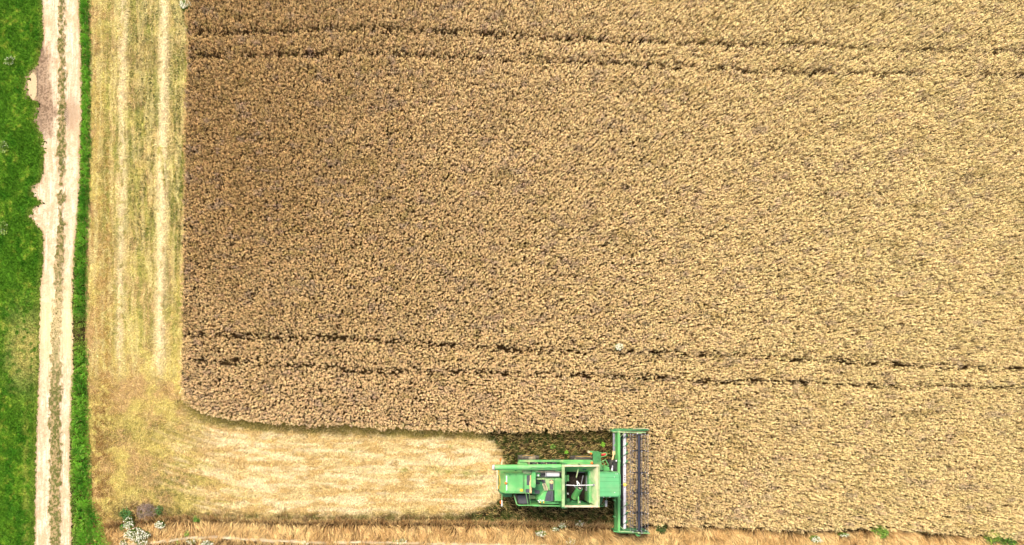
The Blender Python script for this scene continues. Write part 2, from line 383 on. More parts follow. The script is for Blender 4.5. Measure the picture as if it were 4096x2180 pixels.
o = join_strips("verge_grass", [strips(b, t, rng.uniform(.015, .03, len(px)), c, .02, seg=2, tipc=c*1.3)], m_green)
tag(o, "tall bright green grass strip between dirt track and stubble", "grass", kind="stuff")

# straw litter and stubble over the cut field
px, py = scatter(330000, 345, 2480, -60, 2100)
k = (px > interp(VR, py)-2+rng.normal(0, 5, len(px))) & ~in_crop(px, py) & (py < 2092)
dm = dark_mask(px, py); k &= rng.random(len(px)) > dm*0.96
px, py = px[k], py[k]
n = len(px); dm = dm[k]; sw = swath_mask(px, py)
L = rng.gamma(2.4, .045, n)*np.where(sw > .5, .7, 1.0)*np.where(dm > .5, 1.1, 1)+.03
flow = (fbm(px/26, py/26, 71)-.5)*9+np.pi/2*(px < 720)*(rng.random(n) < .5)
ang = np.where(rng.random(n) < .65, flow, rng.uniform(0, np.pi*2, n))
b = world(px, py, 0.0); b[:, 2] = field_z(px, py)+rng.uniform(.002, .05, n)
t = b+np.stack([np.cos(ang)*L, np.sin(ang)*L, rng.normal(0, .025, n)+.01], 1)
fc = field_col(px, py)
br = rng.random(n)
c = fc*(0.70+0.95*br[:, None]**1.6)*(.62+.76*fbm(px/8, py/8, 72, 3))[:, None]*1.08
c = mix(c, L_PALE*.75, .35*(br > .8)*(1-dm))
c = mix(c, lin((190,166,104))*.5, dm*.8)
c = vary(c, .12, .03)
up = np.stack([np.zeros(n), np.zeros(n), np.ones(n)], 1)
d = t-b; side = np.cross(d, up); side /= np.linalg.norm(side, axis=1, keepdims=True)+1e-6
o = join_strips("straw_litter", [strips(b, t, rng.uniform(.010, .024, n), c, rng.uniform(0, .02, n), side=side, seg=1)], m_blade)
tag(o, "loose pale straw and chaff lying over the cut stubble", "straw", kind="stuff")
# long curly straws on the headland
px, py = scatter(16000, 360, 1100, -60, 2080)
k = (px > interp(VR, py)) & ~in_crop(px, py) & ((px < 745) | (fbm(px/50, py/50, 73) > .5)); px, py = px[k], py[k]; n = len(px)
a = (fbm(px/20, py/20, 74)-.5)*12; L = rng.uniform(.15, .5, n)
parts = []
b = world(px, py, 0.06); t = b+np.stack([np.cos(a)*L*.5, np.sin(a)*L*.5, np.zeros(n)+.03], 1)
a2 = a+rng.normal(0, .7, n); t2 = t+np.stack([np.cos(a2)*L*.5, np.sin(a2)*L*.5, -np.ones(n)*.02], 1)
c = vary(mix(field_col(px, py)*1.2, lin((232,206,118))*.75, .6+0*px), .22)
for (p, q) in ((b, t), (t, t2)):
    d = q-p; side = np.cross(d, up[:n]); side /= np.linalg.norm(side, axis=1, keepdims=True)+1e-6
    parts.append(strips(p, q, .013, c, 0, side=side, seg=1))
o = join_strips("loose_straw", parts, m_blade)
tag(o, "long tangled yellow straws scattered over the headland stubble", "straw", kind="stuff")
# standing stubble in rows round the machine, plus small green weeds
px, py = scatter(34000, 1890, 2490, 1715, 2100)
k = (dark_mask(px, py) > .5) & ~in_crop(px, py) & (fbm(px/16, py/16, 75) > .36) & (np.sin(py*2*np.pi/8.5+fbm(px/60, py/60, 76)*4) > 0.1); px, py = px[k], py[k]; n = len(px)
k = rng.random(n) < .55; px, py = px[k], py[k]; n = len(px)
a = np.where(py < 1900, .25, -.35)+rng.normal(0, .55, n); L = rng.uniform(.12, .30, n)
b = world(px, py, .02); t = b+np.stack([np.cos(a)*L, np.sin(a)*L, rng.uniform(.03, .12, n)], 1)
c = vary(mix(np.broadcast_to(lin((216,188,122)), (n, 3)), lin((118,104,46)), rng.random(n)), .2)
o = join_strips("standing_stubble", [strips(b, t, rng.uniform(.009, .018, n), c, 0, seg=1)], m_blade)
tag(o, "short cut stalks sticking from dark soil round the harvester", "stubble", kind="stuff")
px, py = scatter(120000, 1890, 2500, 1712, 2110)
k = (dark_mask(px, py) > .5) & ~in_crop(px, py) & (fbm(px/18, py/14, 77) > .60+.05*(py > 1990)*(py < 2040)-.06*(py > 2050)); px, py = px[k], py[k]
px2, py2 = scatter(60000, 360, 1990, 1690, 2085)
k = ~in_crop(px2, py2) & (fbm(px2/26, py2/18, 78) > .6-.1*np.exp(-((py2-2062)/16)**2)-.1*np.exp(-((py2-np.interp(px2, [p[0] for p in CB], [p[1] for p in CB])-18)/14)**2)) & (px2 > 420) & (rng.random(len(px2)) < .6)
px = np.concatenate([px, px2[k]]); py = np.concatenate([py, py2[k]])
px2, py2 = scatter(50000, 520, 742, -60, 1000)
k = ~in_crop(px2, py2) & (fbm(px2/10, py2/30, 79) > .56-.07*np.exp(-((px2-716)/14)**2)); px = np.concatenate([px, px2[k]]); py = np.concatenate([py, py2[k]])
n = len(px); hh = rng.uniform(.03, .10, n)
b = world(px, py, .02); t = b+np.stack([rng.normal(0, .05, n), rng.normal(0, .05, n), hh], 1)
c = vary(mix(np.broadcast_to(lin((44,64,16)), (n, 3)), lin((84,104,36)), rng.random(n)**2), .25)
o = join_strips("low_weeds", [strips(b, t, rng.uniform(.015, .035, n), c, .01, seg=1)], m_green)
tag(o, "low green weeds creeping through the cut stubble", "weeds", kind="stuff")

# dry grass margin at the bottom
px, py = scatter(150000, 395, 4330, 2050, 2275)
e = (fbm(px/40, py/40, 81)-.5)*26
topl = np.where(px < 2450, interp([(395,2110),(520,2078),(800,2066),(1200,2082),(2000,2088),(2450,2100)], px), np.interp(px, [p[0] for p in CB2], [p[1] for p in CB2])-6)
k = (py > topl+e) & (px > interp([(2000,400),(2080,425),(2180,455),(2275,470)], py)+e)
lane = np.interp(px, [500,640,760,900,1000,1200,1500,2200,2300,4400], [2172,2164,2146,2143,2152,2162,2166,2178,2300,2300])
k &= ~(np.abs(py-lane) < 5); k &= ~((np.abs(py-lane-18) < 12) & (rng.random(len(px)) < .7)); k &= rng.random(len(px)) < .95
px, py = px[k], py[k]; topl = topl[k]; n = len(px)
q = (py-topl)
sway = (fbm(px/30, py/26, 82)-.5)*5.0
L = rng.uniform(.4, .75, n)
a = -np.pi/2+sway+rng.normal(0, .25, n)
edge = sm(30, 0, q)*(px < 2450)
a = np.where(rng.random(n) < edge, np.pi/2+rng.normal(0, .4, n), a)
L = L*(1-.45*edge)
b = world(px, py, 0.0); z = rng.uniform(.22, .5, n)
t = b+np.stack([np.cos(a)*L*.75, np.sin(a)*L*.75, z], 1)
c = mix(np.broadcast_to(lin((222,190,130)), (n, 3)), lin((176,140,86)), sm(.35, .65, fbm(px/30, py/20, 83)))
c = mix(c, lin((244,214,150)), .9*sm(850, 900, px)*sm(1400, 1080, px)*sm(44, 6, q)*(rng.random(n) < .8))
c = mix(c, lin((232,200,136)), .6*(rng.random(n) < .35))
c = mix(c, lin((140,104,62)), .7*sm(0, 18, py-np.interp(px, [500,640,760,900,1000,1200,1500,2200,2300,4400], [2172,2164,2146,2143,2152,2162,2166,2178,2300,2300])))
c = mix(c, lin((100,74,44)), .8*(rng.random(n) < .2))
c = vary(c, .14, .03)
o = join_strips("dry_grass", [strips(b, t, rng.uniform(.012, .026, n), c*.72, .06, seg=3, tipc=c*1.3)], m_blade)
tag(o, "long golden dry grass combed over along the bottom field margin", "grass", kind="stuff")
# bleached line of matted stalks in the margin
n = 2900; px = rng.uniform(505, 2190, n); px = px[fbm(px/30, px*0, 85) > .36]; n = len(px)
cy = np.interp(px, [500,640,760,900,1000,1200,1500,2200], [2172,2164,2146,2143,2152,2162,2166,2178])
py = cy+(fbm(px/24, px*0, 84)-.5)*9+rng.normal(0, 1.7, n); L = rng.uniform(.3, .7, n); a = np.arctan2(-(np.interp(px+20, [500,640,760,900,1000,1200,1500,2200], [2172,2164,2146,2143,2152,2162,2166,2178])-cy), 20.)+rng.normal(0, .09, n)
b = world(px, py, .30); b[:, 2] += rng.uniform(-.05, .05, n); t = b+np.stack([np.cos(a)*L, np.sin(a)*L, rng.normal(0, .02, n)], 1)
d = t-b; side = np.cross(d, np.broadcast_to([0,0,1.], (n, 3))); side /= np.linalg.norm(side, axis=1, keepdims=True)
c = vary(np.broadcast_to(lin((206,192,160)), (n, 3)), .16)
o = join_strips("bleached_stalks", [strips(b, t, .016, c, .0, side=side, seg=1)], m_blade)
tag(o, "thin bleached line of matted stalks in the dry margin", "stalks", kind="stuff")

# ------------------------------------------------------------------ the standing crop
sp = 0.108
gx = np.arange((690-NX)/S, (4096+110-NX)/S*1.0, sp); gy = np.arange((NY-2240)/S, (NY+110)/S, sp)
GX, GY = np.meshgrid(gx, gy); GX = GX.ravel()+rng.uniform(-.62, .62, GX.size)*sp; GY = GY.ravel()+rng.uniform(-.62, .62, GY.size)*sp
PX, PY = to_px(GX, GY)
# outlines were read at ear height: shift them to the ground
ZC = .92
k = in_crop(NX+(PX-NX)*H/(H-ZC)+14*(PX < 900), NY+(PY-NY)*H/(H-ZC)); GX, GY, PX, PY = GX[k], GY[k], PX[k], PY[k]
td = tram_d(NX+(PX-NX)*1.02, NY+(PY-NY)*1.02)
gate = fbm(PX/50, PY/9, 91)
g2 = fbm(PX/13, PY/10, 90, 3)
thin = (td < 12+12*(gate-.5)) & (g2 > .54-.10*(gate > .5))
thin |= (fbm(PX/11, PY/9, 92) > .72)
# crop lifted out where the machine stands
k = ~(thin & (rng.random(len(PX)) < .8)); GX, GY, PX, PY, td = GX[k], GY[k], PX[k], PY[k], td[k]
n = len(GX); print("clumps", n)
# the header tramples nothing: only the crop on its table and under the reel is lower
hh = .74+.22*fbm(PX/11, PY/11, 93)+rng.normal(0, .075, n)-.20*np.exp(-(td/15)**2)*sm(.3, .5, gate[k])-.10*sm(.5, .68, fbm(PX/60, PY/36, 99))
lowc = (PX > 2490) & (PX < 2590) & (PY > 1712) & (PY < 2135); hh = np.where(lowc, .62+.1*rng.random(n), hh)
def crop_col(px, py):
    n1 = fbm(px/120, py/90, 94); n2 = fbm(px/40, py/24, 95)
    c = mix(np.broadcast_to(lin((222,192,136)), px.shape+(3,)), lin((232,206,144)), sm(1800, 3600, px))
    lft = sm(2300, 800, px+300*(n1-.5))*sm(1700, 700, py+400*(n1-.5))
    c = mix(c, lin((178,144,88)), .8*lft)
    c = mix(c, lin((210,190,130)), .5*sm(2700, 4000, px)*sm(.3, .6, n1))
    c = mix(c, lin((230,196,144)), .6*sm(1300, 1700, py)*sm(2900, 1500, px))
    c = mix(c, lin((160,140,124)), .5*sm(.60, .74, n2))
    c = mix(c, lin((150,132,60)), .4*sm(.62, .75, fbm(px/50, py/30, 96)))
    return c
cc = vary(crop_col(PX, PY), .13, .03)
leanx = .05+.05*(fbm(PX/90, PY/60, 97)-.5)*4; leany = .02+.16*(fbm(PX/90, PY/60, 98)-.5)
parts = []
c0 = np.stack([GX, GY, np.zeros(n)], 1)
top = c0+np.stack([leanx*hh, leany*hh, hh*.93], 1)
# stems
for j in range(2):
    off = rng.normal(0, .035, (n, 3)); off[:, 2] = 0
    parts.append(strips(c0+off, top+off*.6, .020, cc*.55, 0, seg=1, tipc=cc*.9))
# ears: a loose dome of short spindles round the top of each clump, some hanging lower down the stalks
NE = 6
for j in range(NE):
    a = 2*np.pi*j*.618+rng.uniform(-.5, .5, n)
    dn_ = (j/NE)**1.3
    r0 = rng.uniform(.0, .025, n)+.035*dn_; L = rng.uniform(.03, .07, n)
    z0 = -dn_*.20+rng.normal(0, .02, n)
    p = top+np.stack([np.cos(a)*r0+leanx*z0, np.sin(a)*r0+leany*z0, z0], 1)
    rise = rng.uniform(-.05, .07, n)
    t = p+np.stack([np.cos(a)*L+leanx*.3, np.sin(a)*L+leany*.3, rise], 1)
    ce = vary(cc, .15, .02)
    parts.append(strips(p, t, rng.uniform(.018, .032, n), ce, .015, seg=2, tipc=ce*1.1))
# lower ears between the clumps, colour darkened to paint shade into the gaps
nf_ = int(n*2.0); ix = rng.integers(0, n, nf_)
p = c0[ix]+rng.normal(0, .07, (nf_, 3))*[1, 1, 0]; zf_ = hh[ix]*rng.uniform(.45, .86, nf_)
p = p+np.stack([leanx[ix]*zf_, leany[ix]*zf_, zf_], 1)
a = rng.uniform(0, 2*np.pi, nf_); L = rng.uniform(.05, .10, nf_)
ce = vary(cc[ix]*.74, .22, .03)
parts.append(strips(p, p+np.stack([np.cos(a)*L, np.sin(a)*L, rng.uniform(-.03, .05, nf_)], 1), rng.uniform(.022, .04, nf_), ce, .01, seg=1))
crop = join_strips("ripe_crop", parts, m_blade)
tag(crop, "dense ripe brown grain crop standing across the whole field", "crop", kind="stuff")
# lower leaves that fill the stand
n2_ = 60000
idx = rng.integers(0, n, n2_)
b = c0[idx]+rng.normal(0, .06, (n2_, 3))*[1, 1, 0]; b[:, 2] = rng.uniform(.2, .55, n2_)
a = rng.uniform(0, 2*np.pi, n2_); L = rng.uniform(.1, .22, n2_)
t = b+np.stack([np.cos(a)*L, np.sin(a)*L, rng.uniform(-.05, .08, n2_)], 1)
c = vary(mix(np.broadcast_to(lin((120,88,48)), (n2_, 3)), lin((96,96,36)), (rng.random(n2_) < .25)*1.), .2)
o = join_strips("crop_leaves", [strips(b, t, .022, c, .03, seg=1)], m_blade)
tag(o, "withered lower leaves between the stalks of the crop", "leaves", kind="stuff")

# ------------------------------------------------------------------ single plants
m_petal = mat("white_petal", rgb=(.74, .72, .54), rough=.7, noise=.1, trans=.2)
m_leaf = mat("weed_leaf", attr=True, rough=.6, noise=.1, trans=.25)
def local_strips(name, base, tip, width, c, droop, m, parent, seg=2, tipc=None):
    v, f, cc_ = strips(base, tip, width, c, droop, seg=seg, tipc=tipc)
    return np_mesh(name, v, [f], cc_, m, parent)
def flower_plant(px, py, rx, ry, h, nf, label, cat="wildflower", group="white flowering weeds", yellow=0.0, name="white_flower_plant"):
    root = bpy.data.objects.new(name, None); col.objects.link(root)
    root.location = W(px, py, 0); tag(root, label, cat, group)
    rx /= S; ry /= S
    n = int((330 if h > .2 else 90)*rx*ry/.06)+30
    a = rng.uniform(0, 2*np.pi, n); r = np.sqrt(rng.random(n))
    r *= .75+.4*vnoise(np.cos(a)*2+px, np.sin(a)*2+py, 3)
    X = np.cos(a)*r*rx; Y = np.sin(a)*r*ry
    b = np.stack([X*.7, Y*.7, np.zeros(n)], 1); t = np.stack([X, Y, h*rng.uniform(.5, .95, n)], 1)
    c = vary(mix(np.broadcast_to(lin((84,128,36)), (n, 3)), lin((150,170,76)), rng.random(n)), .2)
    local_strips("foliage", b, t, rng.uniform(.03, .06, n), c, .04, m_leaf, root, 2, c*1.2)
    # flower heads: small domed discs of petals
    nf = int(nf*(1.25 if h > .2 else .8)); a = rng.uniform(0, 2*np.pi, nf); r = np.sqrt(rng.random(nf))
    r *= .75+.4*vnoise(np.cos(a)*2+px, np.sin(a)*2+py, 3)
    k = vnoise(np.cos(a)*r*3+py, np.sin(a)*r*3+px, 7) > .22; a, r = a[k], r[k]
    X = np.cos(a)*r*rx; Y = np.sin(a)*r*ry; n = len(X)
    zz = h*(rng.uniform(.85, 1.1, n)); rad = rng.uniform(.015, .030, n)*(.7 if h < .2 else 1)
    K = 6; V = []; 
    th = 2*np.pi*np.arange(K)/K
    ctr = np.stack([X, Y, zz+.008], 1)[:, None, :]
    ring = np.stack([X[:, None]+rad[:, None]*np.cos(th), Y[:, None]+rad[:, None]*np.sin(th), np.repeat(zz[:, None], K, 1)+rng.normal(0, .006, (n, K))], 2)
    V = np.concatenate([ctr, ring], 1).reshape(-1, 3)
    o_ = (np.arange(n)*(K+1))[:, None]
    F = np.concatenate([o_+np.array([[0, 1+k_, 1+(k_+1) % K]]) for k_ in range(K)], 0)
    np_mesh("blossoms", V, [F], None, m_petal, root)
    return root
flower_plant(528, 2085, 22, 26, .55, 75, "white blossoms at the upper left end of the bottom left flower patch")
flower_plant(560, 2128, 52, 24, .6, 190, "largest patch of white blossoms, in the dry grass near the track")
flower_plant(575, 2158, 30, 18, .55, 90, "white blossoms below the largest flower patch, touching the bleached stalk line")
flower_plant(505, 2166, 18, 14, .5, 30, "small green white-dotted weed left of the largest flower patch")
flower_plant(648, 2093, 23, 15, .5, 75, "oval clump of white blossoms right of the dark withered shrub")
flower_plant(836, 2172, 26, 18, .55, 90, "creamy blossom clump below the bleached stalk line")
flower_plant(772, 2160, 20, 14, .4, 26, "sparse pale blossoms left of the creamy clump at the bottom edge")
flower_plant(1224, 2167, 16, 9, .4, 26, "small white blossom clump at the bottom edge left of the machine")
flower_plant(1606, 2160, 22, 12, .45, 22, "thin white blossoms on the dry margin below the bright straw")
flower_plant(2158, 2128, 24, 13, .5, 46, "white blossom clump in dry grass below the harvester tank")
flower_plant(2215, 2112, 16, 9, .4, 18, "few white blossoms just below the harvester at the weed edge")
flower_plant(2243, 2098, 18, 12, .4, 24, "scattered white blossoms below the harvester cab")
flower_plant(2310, 2088, 20, 12, .4, 26, "pale blossoms among green weeds left of the header's lower end")
flower_plant(2275, 2160, 22, 14, .4, 18, "loose white blossoms near the bottom edge left of the header")
flower_plant(752, 40, 24, 22, .7, 85, "round white flowering bush at the upper left corner of the crop")
flower_plant(2457, 1390, 15, 13, .95, 55, "white flower head clump standing alone inside the crop above the header")
flower_plant(42, 245, 26, 22, .15, 46, "pale flowering clover patch in the meadow left of the track", "clover", "clover patches in the meadow", name="clover_patch")
flower_plant(18, 590, 22, 30, .12, 16, "sparse clover patch in the meadow at the left picture edge", "clover", "clover patches in the meadow", name="clover_patch")
flower_plant(18, 912, 22, 30, .12, 16, "faint clover patch in the meadow beside the track bulge", "clover", "clover patches in the meadow", name="clover_patch")
flower_plant(3360, 2134, 22, 8, .5, 26, "tiny white blossoms at the lower edge of the crop", name="white_flower_plant")
flower_plant(3245, 2150, 20, 14, .6, 70, "cream blossoms drooping from the crop's lower edge into dry grass", name="white_flower_plant")

def leafy(px, py, r, h, c1, c2, label, cat="weed", name="leafy_weed", n=140, group=None, wd=.05):
    root = bpy.data.objects.new(name, None); col.objects.link(root); root.location = W(px, py, 0); tag(root, label, cat, group)
    r /= S
    a = rng.uniform(0, 2*np.pi, n); q = np.sqrt(rng.random(n))*r*(.6+.8*vnoise(np.cos(a)*1.5+px, np.sin(a)*1.5, 5))
    a2 = rng.uniform(0, 2*np.pi, n); l2 = r*rng.uniform(.15, .55, n)
    b = np.stack([np.cos(a)*q, np.sin(a)*q, h*rng.uniform(.2, .9, n)*(1.1-.6*q/r)], 1); t = b+np.stack([np.cos(a2)*l2, np.sin(a2)*l2, rng.uniform(-.08, .08, n)], 1)
    c = vary(mix(np.broadcast_to(lin(c1), (n, 3)), lin(c2), rng.random(n)), .2)
    local_strips("leaves", b, t, wd*rng.uniform(.5, 1.2, n), c, .05, m_leaf, root, 2, c*1.2)
    b2 = np.zeros((7, 3)); t2 = np.stack([rng.normal(0, r*.3, 7), rng.normal(0, r*.3, 7), np.full(7, h*.7)], 1)
    local_strips("stems", b2, t2, np.full(7, .02), np.broadcast_to(lin(c1), (7, 3))*.8, 0, m_leaf, root, 1)
G_ = "green weeds along the field edge"
leafy(790, 2071, 13, .5, (70,130,30), (110,150,50), "bright green leafy weed in the dry grass right of the oval blossom clump", group=G_)
leafy(752, 2132, 12, .5, (96,150,30), (140,180,60), "yellow green weed just above the bleached stalk line", group=G_)
leafy(718, 2160, 12, .4, (96,140,30), (140,170,60), "yellow green weed at the bleached stalk line left of the upper one", group=G_)
leafy(506, 2058, 24, .4, (40,90,30), (70,120,40), "dark green weed clump left of the withered shrub", group=G_)
leafy(640, 2040, 16, .4, (50,90,30), (90,120,50), "dull green weed just right of the withered shrub", group=G_)
leafy(497, 2108, 16, .4, (46,100,30), (80,130,40), "small dark green weed left of the largest flower patch", group=G_)
leafy(1575, 2160, 8, .4, (100,170,30), (140,200,60), "tiny bright green weed at the bleached line below the straw", group=G_)
leafy(3510, 2123, 26, .8, (70,104,24), (118,146,50), "green bush at the crop's lower edge right of the harvester", "bush", "green_bush", 260, G_, .06)
leafy(3950, 2138, 32, .85, (60,96,20), (140,160,60), "yellow green bush at the crop's lower edge near the right corner", "bush", "green_bush", 320, G_, .06)
leafy(4015, 2156, 30, .8, (52,90,20), (96,130,40), "dark green bush in the bottom right corner of the field", "bush", "green_bush", 320, G_, .06)
leafy(2635, 2112, 22, .7, (40,70,20), (80,100,34), "dark weed clump beside the lower end of the header", "weed", "leafy_weed", 200, G_, .05)
leafy(2410, 1778, 8, .25, (90,150,30), (150,200,60), "small bright green weed in dark soil above the platform", group=G_)
leafy(2265, 1808, 7, .2, (90,150,30), (150,200,60), "tiny green weed on dark soil above the front wheel", group=G_)
leafy(2211, 1785, 9, .25, (80,120,30), (120,150,60), "dull green weed on dark soil above the middle of the machine", group=G_)
leafy(590, 2040, 34, .5, (96,80,66), (150,132,120), "grey brown withered shrub at the lower left field corner", "shrub", "withered_shrub", 420, None, .02)

# ------------------------------------------------------------------ combine harvester
def Z1(u, v): return 1940+u/2.741, 1680+v/2.741
def Z2(u, v): return 1940+u/4.569, 1780+v/4.569
def Z3(u, v): return 2220+u/4.569, 1780+v/4.569
CBX, CBY = 9.2, -6.16           # middle of the machine on the ground
M_green = mat("green_paint", rgb=(0.085, 0.340, 0.090), rough=0.38, noise=0.10, nscale=1.4, coat=0.35, dust=0.30, bump=0.003, bscale=6)
M_green_side = mat("green_side_paint", rgb=(0.092, 0.335, 0.090), rough=0.45, noise=0.12, nscale=2.0, dust=0.45)
M_dkgreen = mat("dark_green_paint", rgb=(0.020, 0.155, 0.045), rough=0.5, noise=0.25, nscale=3, dust=0.2)  # darker copy of the green paint
M_roof = mat("cab_roof_paint", rgb=(0.080, 0.315, 0.115), rough=0.42, noise=0.05, nscale=2, coat=0.3, dust=0.1)
M_cream = mat("dusty_rim", rgb=(0.46, 0.40, 0.25), rough=0.8, noise=0.25, nscale=3)
M_paleg = mat("faded_green_metal", rgb=(0.22, 0.33, 0.14), rough=0.6, noise=0.25, nscale=4, dust=0.5)
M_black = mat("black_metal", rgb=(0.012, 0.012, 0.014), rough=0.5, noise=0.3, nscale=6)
M_dark = mat("dark_machinery", rgb=(0.022, 0.024, 0.018), rough=0.75, noise=0.5, nscale=9)
M_slate = mat("slate_plastic", rgb=(0.038, 0.042, 0.055), rough=0.6, noise=0.3, nscale=25, dust=0.06)
M_rubber = mat("tyre_rubber", rgb=(0.030, 0.026, 0.022), rough=0.9, noise=0.5, nscale=9, dust=0.6)
M_yellow = mat("yellow_paint", rgb=(0.70, 0.42, 0.02), rough=0.45, noise=0.1)
M_white = mat("white_paint", rgb=(0.62, 0.61, 0.60), rough=0.45, noise=0.08, nscale=6)
M_steel = mat("worn_steel", rgb=(0.60, 0.59, 0.63), rough=0.42, metal=0.1, noise=0.15, nscale=7, dust=0.15)
M_grey = mat("grey_metal", rgb=(0.20, 0.20, 0.21), rough=0.5, metal=0.3, noise=0.2, nscale=7)
M_orange = mat("amber_lens", rgb=(0.80, 0.16, 0.02), rough=0.25, noise=0.05)
M_red = mat("red_paint", rgb=(0.55, 0.03, 0.03), rough=0.35)
M_glass = mat("tinted_glass", rgb=(0.02, 0.035, 0.03), rough=0.06, noise=0.0, coat=0.5)
M_grain = mat("brown_grain", rgb=(0.022, 0.013, 0.007), rough=0.95, noise=0.6, nscale=12, bump=0.05, bscale=22)
M_lamp = mat("yellow_beacon_lens", rgb=(0.85, 0.60, 0.10), rough=0.2, noise=0.0)
M_tan = mat("settled_chaff", rgb=(0.50, 0.37, 0.18), rough=0.95, noise=0.3, nscale=16)
M_hose = mat("hydraulic_hose", rgb=(0.05, 0.05, 0.045), rough=0.5, dust=0.3)
def perforated():
    m = mat("perforated_tread", rgb=(0.035, 0.22, 0.055), rough=0.6, noise=0.2, nscale=4, dust=0.3)
    n = m.node_tree; b = n.nodes["Principled BSDF"]; src = b.inputs["Base Color"].links[0].from_socket
    tc = n.nodes.new("ShaderNodeTexCoord"); vo = n.nodes.new("ShaderNodeTexVoronoi"); vo.inputs["Scale"].default_value = 19; vo.inputs["Randomness"].default_value = 0.0
    mp = n.nodes.new("ShaderNodeMapping"); mp.inputs["Rotation"].default_value = (0, 0, .78)
    n.links.new(tc.outputs["Object"], mp.inputs[0]); n.links.new(mp.outputs[0], vo.inputs["Vector"]); vo.voronoi_dimensions = '2D'
    lt = n.nodes.new("ShaderNodeMath"); lt.operation = 'LESS_THAN'; lt.inputs[1].default_value = 0.30
    n.links.new(vo.outputs["Distance"], lt.inputs[0])
    mx = n.nodes.new("ShaderNodeMix"); mx.data_type = 'RGBA'; n.links.new(lt.outputs[0], mx.inputs["Factor"])
    n.links.new(src, mx.inputs[6]); mx.inputs[7].default_value = (0.006, 0.010, 0.005, 1); n.links.new(mx.outputs[2], b.inputs["Base Color"])
    return m
M_perf = perforated()

def cream_rim_wall():
    # cream tone strengthens towards the outer rim of the flared wall
    m = mat("cream_rim_tank_wall", rgb=(.10, .34, .10), rough=.65, noise=.12, nscale=2, dust=.2)
    n = m.node_tree; b = n.nodes["Principled BSDF"]; src = b.inputs["Base Color"].links[0].from_socket
    tc = n.nodes.new("ShaderNodeTexCoord"); sx = n.nodes.new("ShaderNodeSeparateXYZ"); n.links.new(tc.outputs["Object"], sx.inputs[0])
    no = n.nodes.new("ShaderNodeTexNoise"); no.inputs["Scale"].default_value = 3.0; n.links.new(tc.outputs["Object"], no.inputs["Vector"])
    ad = n.nodes.new("ShaderNodeMath"); ad.operation = 'MULTIPLY_ADD'; ad.inputs[1].default_value = .5; n.links.new(no.outputs["Fac"], ad.inputs[0]); n.links.new(sx.outputs[0], ad.inputs[2])
    x1 = W(*Z1(1246, 700), 3.6)[0]-CBX
    mr = n.nodes.new("ShaderNodeMapRange"); mr.inputs["From Min"].default_value = x1-.30+.25; mr.inputs["From Max"].default_value = x1-.02+.25; mr.inputs["To Max"].default_value = .95
    n.links.new(ad.outputs[0], mr.inputs["Value"])
    mx = n.nodes.new("ShaderNodeMix"); mx.data_type = 'RGBA'; n.links.new(mr.outputs[0], mx.inputs["Factor"])
    n.links.new(src, mx.inputs[6]); mx.inputs[7].default_value = (.56, .48, .30, 1); n.links.new(mx.outputs[2], b.inputs["Base Color"])
    return m

